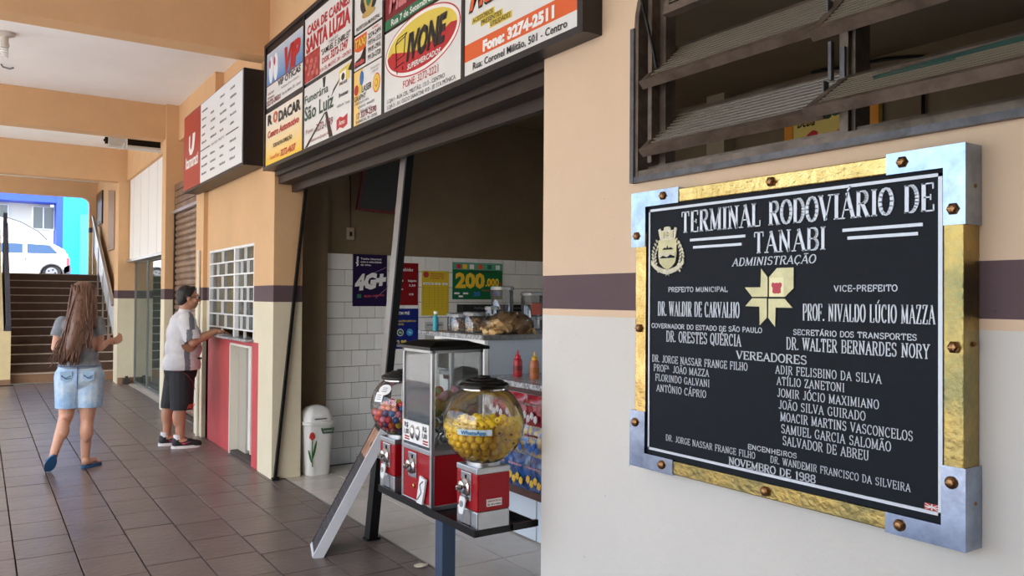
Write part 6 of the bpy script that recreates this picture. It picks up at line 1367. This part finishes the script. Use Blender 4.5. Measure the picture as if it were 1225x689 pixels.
# grey side panel: faces of the shirt on the flank
q.bm.faces.ensure_lookup_table()
for fc in q.bm.faces:
    p = fc.calc_center_median()
    w0 = 1.722+.05*max(0, (p.z-1.25))*3
    if abs(p.x-(1.735 if p.z > 1.18 else 1.710)+.0) < (.026 if p.z < 1.3 else .022) and abs(p.y-MY) > .10: fc.material_index = 1
shirt = q.build('shirt', [m_shirt, M('shirt_grey_panel', (106, 108, 116), .8, bump=.2, bscale=14)], man, smooth=True)
MB().box(1.82, 1.86, MY-.13, MY-.12, .875, .895).build('shirt_logo', m_black, shirt)
m_short = M('black_shorts', (24, 24, 30), .7, bump=.3, bscale=14, var=.2)
T_ = [('c', (1.69, MY, .80), (1.69, MY, .76), .150, .160), ('e', (1.685, MY, .78), (.150, .178, .10)), ('c', (1.69, MY-.075, .74), (1.682, MY-.105, .36), .122, .106), ('c', (1.675, MY+.075, .74), (1.625, MY+.105, .40), .120, .102)]
q = organic('shorts', T_, .009, m_short, man, 4, [((0, 0, .835), (0, 0, 1)), ((0, 0, .385), (0, 0, -1))]); so_ = q.build('shorts', m_short, man, smooth=True)
for k in range(4): MB().tube([(1.715+.016*k, MY-.211, .40), (1.735+.016*k, MY-.211, .445)], .0035, 5).build('hem_stripe', M('stripe_orange', (220, 70, 50), .6), so_)
MB().tube([(1.58, MY-.20, .775), (1.66, MY-.215, .765), (1.70, MY-.222, .74), (1.76, MY-.215, .66), (1.79, MY-.19, .58)], .0025, 5).build('piping', M('piping_wine', (130, 40, 50), .6), so_)
m_shoe = M('black_shoe', (26, 28, 36), .6, bump=.2, bscale=40); m_sole = M('white_sole', (226, 222, 222), .6); m_pink = M('neon_pink', (236, 60, 96), .5)
for (ax, ay), toe in (((1.672, MY-.10), (1.0, -.16)), ((1.592, MY+.13), (1.0, -.08))):
    d = V(toe[0], toe[1], 0).normalized(); h = V(ax, ay, 0)-d*.03
    q = organic('s', [('c', h+V(0, 0, .055), h+V(0, 0, .085), .046, .042), ('c', h+V(0, 0, .05), h+d*.12+V(0, 0, .05), .045, .044), ('c', h+d*.12+V(0, 0, .045), h+d*.20+V(0, 0, .038), .044, .034)], .006, m_shoe, man, 3, [((0, 0, .112), (0, 0, 1)), ((0, 0, .022), (0, 0, -1))]); sh_ = q.build('shoe', m_shoe, man, smooth=True)
    q = MB(); n_s = V(-d.y, d.x, 0); ol = []
    for k in range(20):
        a = 2*math.pi*k/20; L_ = .085+.137*math.cos(a); wv_ = .046*math.sin(a)*(1.0-.15*math.cos(a)); ol.append(h+d*(L_+0)+n_s*wv_+V(0, 0, .001))
    q.prism(ol, (0, 0, .028)); q.build('sole', m_sole, sh_)
    sw = h+d*.07-n_s*.0475+V(0, 0, .05); q = MB(); q.prism([sw-d*.03+V(0, 0, .012), sw-d*.01+V(0, 0, -.008), sw+d*.055+V(0, 0, .018), sw-d*.005+V(0, 0, .004)], -n_s*.003); q.build('swoosh_mark', m_pink, sh_)
    for k in range(3): MB().tube([h+d*(.055+.03*k)-n_s*.022+V(0, 0, .096-.006*k), h+d*(.06+.03*k)+n_s*.022+V(0, 0, .096-.006*k)], .003, 5).build('lace', m_pink, sh_)
    MB().lathe((h.x+d.x*.01, h.y+d.y*.01, 0), [(.043, .09), (.041, .135), (.040, .14)], 18, cap=False).build('sock', m_sole, man)
# short black hair, glasses
Hh = [('e', hc+V(-.020, 0, .044), (.092, .083, .082)), ('e', hc+V(-.050, 0, -.005), (.060, .079, .080)), ('e', hc+V(.020, 0, .084), (.050, .062, .034)), ('e', hc+V(-.012, -.074, .020), (.022, .012, .045)), ('e', hc+V(-.012, .074, .020), (.022, .012, .045)), ('e', hc+V(-.075, 0, -.045), (.028, .052, .045))]
rr = random.Random(2)
for k in range(26): a = rr.uniform(-1.4, 1.4); Hh.append(('e', hc+V(-.01+.06*rr.random(), .060*math.sin(a)*.9, .096+.014*rr.random()), (.018, .010, .010)))
organic('hair', Hh, .006, m_hairm, man, 2, [(hc+V(.070, 0, .058), (1, 0, -1.0)), (hc+V(.0, 0, -.075), (0, 0, -1))]).build('hair', m_hairm, man, smooth=True)
gl_ = MB(); 
for e in (-1, 1):
    cc = c+r*e*.033+f*.104+u*.002; gl_.tube([cc+r*.024*math.cos(2*math.pi*k/14)+u*.016*math.sin(2*math.pi*k/14) for k in range(15)], .0022, 5); gl_.tube([c+r*e*.057+f*.102+u*.008, c+r*e*.080+f*.05+u*.010, c+r*e*.083+f*.0+u*.008], .0022, 5)
gl_.tube([c+r*-.010+f*.106+u*.004, c+r*.010+f*.106+u*.004], .0022, 5); gl_.build('glasses', m_black, man)
lens = MB()
for e in (-1, 1): cc = c+r*e*.033+f*.104+u*.002; lens.poly([cc+r*.023*math.cos(2*math.pi*k/14)+u*.015*math.sin(2*math.pi*k/14) for k in range(14)])
lens.build('lens', m_pane, man)
MB().box(0, 0, 0, 0, 0, 0) if False else None
pp = MB().box(1.99, 2.10, 8.28, 8.40, 1.123, 1.127); pp.build('note_on_sill', m_paper); tag(bpy.data.objects['note_on_sill'], 'white paper slip on the granite sill under the hands', 'paper')
# ---------------------------------------------------------------- girl walking away
m_skg = M('fair_skin', (206, 156, 130), .5, var=.06, vscale=6)
GY = 7.88
girl = thing('person', (.74, GY, 0), 'person with long brown hair, grey T-shirt and denim shorts, walking towards the stairs', 'person')
gf = V(.45, .89, 0).normalized(); gr = V(.89, -.45, 0).normalized()      # facing away and a little to the right
hc = V(.775, GY+.02, 1.505); S = []; c, f, u, r = head(S, hc, (.75, .66, -.22), s=.96)
bf = V(.22, .97, 0).normalized(); br_ = V(.97, -.22, 0).normalized(); pc = V(.735, GY, 0)
P_ = lambda a, b_, z: pc+br_*a+bf*b_+V(0, 0, z)
RB = Matrix((br_, bf, V(0, 0, 1))).transposed()
S += [('c', P_(.02, -.01, 1.30), hc+V(-.01, -.01, -.06), .050, .046), ('e', P_(.0, 0, 1.245), (.165, .085, .075), RB), ('e', P_(0, 0, 1.12), (.135, .088, .14), RB), ('e', P_(.0, 0, .98), (.125, .085, .12), RB), ('e', P_(.0, -.005, .86), (.155, .105, .11), RB),
      ('c', P_(.142, 0, 1.27), P_(.150, .02, 1.045), .044, .036), ('c', P_(.150, .02, 1.045), P_(.195, .19, 1.085), .036, .024),
      ('c', P_(-.150, 0, 1.27), P_(-.190, .02, 1.05), .043, .035), ('c', P_(-.190, .02, 1.05), P_(-.12, .21, 1.06), .035, .024)]
S += [('c', P_(.085, 0, .82), P_(.062, .02, .455), .098, .060), ('c', P_(.062, .02, .455), V(.790, GY+.03, .085), .056, .035), ('e', P_(.062, -.015, .33), (.054, .056, .10)),
      ('c', P_(-.085, -.0, .82), V(.640, GY+.02, .47), .098, .060), ('c', V(.640, GY+.02, .47), V(.542, GY-.13, .175), .056, .034), ('e', V(.610, GY-.055, .36), (.052, .054, .09)),
      ('c', V(.790, GY+.01, .055), V(.870, GY+.09, .040), .034, .030), ('c', V(.540, GY-.125, .155), V(.508, GY-.038, .068), .033, .026)]
for k in range(5): S.append(('c', V(.870+.012*k-.022, GY+.09-.008*k+.012, .036), V(.895+.012*k-.022, GY+.118-.010*k+.012, .030), .011, .009)); S.append(('c', V(.495+.010*k-.01, GY-.032-.002*k, .056), V(.492+.010*k-.01, GY-.010-.002*k, .038), .010, .009))
hand(S, P_(.198, .195, 1.087), bf*.55+br_*.85+V(0, 0, .12), V(-.3, .4, .6), V(-.5, .3, .8), .32, .92); hand(S, P_(-.12, .21, 1.06), bf*.8+br_*.5, V(.3, 0, .9), V(0, 1, .3), .4, .92)
organic('body', S, .0065, m_skg, girl, 3).build('body', m_skg, girl, smooth=True); eyes(girl, c, f, u, r, .96)
tag(MB().box(1.010, 1.025, GY+.14, GY+.21, 1.075, 1.085).build('phone', m_black), 'small dark phone in the walking person\'s right hand', 'phone')
m_gt = M('grey_tshirt', (134, 140, 146), .85, c2=(112, 116, 122), vscale=6, bump=.3, bscale=12)
T_ = [('c', P_(.02, -.01, 1.27), P_(.022, -.01, 1.325), .075, .056), ('e', P_(.0, 0, 1.245), (.168, .100, .085), RB), ('e', P_(0, 0, 1.12), (.155, .108, .16), RB), ('e', P_(0, 0, .99), (.150, .105, .13), RB), ('e', P_(0, -.003, .89), (.168, .122, .11), RB), ('c', P_(.135, 0, 1.268), P_(.150, .0, 1.165), .060, .060), ('c', P_(-.140, 0, 1.268), P_(-.172, .0, 1.165), .058, .058)]
q = organic('tshirt', T_, .008, m_gt, girl, 4, [((0, 0, .875), (0, 0, -1)), ((0, 0, 1.352), (0, 0, 1))])
for e, pz in ((1, P_(.152, 0, 1.135)), (-1, P_(-.178, 0, 1.135))): trim(q, pz+V(0, 0, .02), (e*.25, 0, -1), pz+V(e*.02, 0, -.03), .11)
q.build('tshirt', m_gt, girl, smooth=True)
m_den = M('faded_denim', (128, 168, 206), .8, c2=(196, 212, 224), vscale=4.5, bump=.25, bscale=60); m_den2 = M('denim_dark_seam', (70, 104, 146), .8)
T_ = [('e', P_(0, -.003, .87), (.172, .120, .10), RB), ('c', P_(.0, 0, .82), P_(0, 0, .80), .12, .12), ('e', P_(0, -.01, .78), (.178, .128, .10), RB), ('c', P_(.086, 0, .80), P_(.078, .0, .50), .112, .100), ('c', P_(-.086, 0, .80), V(.652, GY+.01, .50), .112, .100)]
q = organic('shorts', T_, .008, m_den, girl, 4, [((0, 0, .905), (0, 0, 1)), ((0, 0, .535), (0, 0, -1))]); sh_ = q.build('shorts', m_den, girl, smooth=True)
for e in (-1, 1):
    pk = []
    for a, z in ((-.045, .855), (.045, .855), (.042, .785), (0, .765), (-.042, .785)): pk.append(P_(e*.085+a, -.128, z))
    MB().prism(pk, -bf*.006).build('back_pocket', M('denim_pocket', (156, 186, 212), .8, bump=.25, bscale=60), sh_); MB().tube([P_(e*.085-.035, -.138, .815), P_(e*.085, -.139, .800), P_(e*.085+.035, -.138, .82)], .0028, 5).tube([P_(e*.085-.035, -.138, .825), P_(e*.085, -.139, .79), P_(e*.085+.035, -.138, .80)], .0028, 5).build('pocket_stitching', m_den2, sh_)
MB().tube([P_(.0, -.131, .89), P_(0, -.14, .80), P_(0, -.13, .70)], .004, 5).build('back_seam', m_den2, sh_)
MB().tube([P_(.172*math.cos(a), .122*math.sin(a)-.003, .895) for a in [math.pi*2*k/24 for k in range(25)]], .004, 5).build('waist_seam', m_den2, sh_)
m_ff = M('blue_rubber', (36, 92, 140), .6)
def sandal(heel, toe, nrm):
    d = (toe-heel); L_ = d.length; d = d.normalized(); n = Vector(nrm).normalized(); sdv = d.cross(n).normalized(); ol = []
    for k in range(22): a = 2*math.pi*k/22; ol.append(heel+d*(L_/2+L_/2*math.cos(a))+sdv*.043*math.sin(a)*(1+.15*math.cos(a)))
    sd_ = MB().prism(ol, n*.016).build('flip_flop', m_ff, girl)
    a_ = heel+d*L_*.72+n*.045; b = MB(); b.tube([heel+d*L_*.40+sdv*.04+n*.014, heel+d*L_*.52+sdv*.034+n*.045, a_], .005, 6).tube([heel+d*L_*.40-sdv*.04+n*.014, heel+d*L_*.52-sdv*.034+n*.045, a_], .005, 6).tube([a_, heel+d*L_*.80+n*.016], .004, 6); b.build('strap', m_ff, sd_)
sandal(V(.757, GY-.035, .001), V(.925, GY+.135, .001), (0, 0, 1)); sandal(V(.535, GY-.200, .165), V(.505, GY-.030, .002), (0, .70, .70))
# long hair: a cap, a mass behind the shoulders and separate locks
m_hg = M('brown_hair', (128, 94, 74), .42, c2=(74, 50, 40), vscale=22, stretch=(3, 3, .35))
Hh = [('e', hc+V(-.022, -.022, .026), (.104, .104, .100)), ('e', hc+V(-.05, -.04, -.05), (.075, .075, .10)), ('c', hc+V(-.04, -.06, -.02), V(.700, GY-.115, 1.24), .085, .080), ('c', V(.700, GY-.115, 1.24), V(.650, GY-.145, 1.06), .075, .055), ('c', V(.750, GY-.11, 1.26), V(.700, GY-.14, 1.05), .065, .045), ('c', V(.640, GY-.13, 1.16), V(.620, GY-.15, .97), .050, .028),
      ('c', hc+V(.03, -.055, -.03), V(.835, GY-.085, 1.24), .055, .03)]
hm = organic('hair', Hh, .009, m_hg, girl, 4).build('hair', m_hg, girl, smooth=True)
rr = random.Random(21); lk = MB()
for k in range(170):
    t = rr.random(); a0 = rr.uniform(-1.5, 1.7)
    st_p = hc+V(-.022, -.022, .03)+V(.100*math.sin(a0)*rr.uniform(.7, 1), -.096*math.cos(a0)*.95, .085*rr.uniform(-.2, .75))
    ex = .565+.235*t+rr.uniform(-.02, .02); ez = (.90+.06*rr.random()) if t < .62 else 1.02+.20*rr.random()
    en = V(ex, GY-.165+rr.uniform(-.02, .02), ez); mid = V(st_p.x*.35+ex*.65-.01, GY-.175+rr.uniform(-.015, .015), 1.22+rr.uniform(-.05, .05)); ph = rr.uniform(0, 6.28); pts = []
    for j in range(11):
        s_ = j/10; p = st_p*(1-s_)**2+mid*2*s_*(1-s_)+en*s_**2; wv_ = .010*s_*s_*math.sin(ph+s_*14); p = p+V(wv_, wv_*.5, 0); pts.append(p)
    lk.tube(pts, [.0075*(1-.75*(j/10)**2)+.001 for j in range(11)], 5)
for k in range(16):   # windblown ends by the elbow
    p0 = V(.60+rr.uniform(-.02, .03), GY-.16, 1.16+rr.uniform(-.06, .04)); ph = rr.uniform(0, 6)
    lk.tube([p0+V(-.013*j-.006*math.sin(ph+j), -.004*j, -.026*j+.008*math.sin(j+ph)) for j in range(9)], [.006*(1-j/10) for j in range(9)], 5)
lk.build('hair_locks', m_hg, hm, smooth=True, kind='stuff')
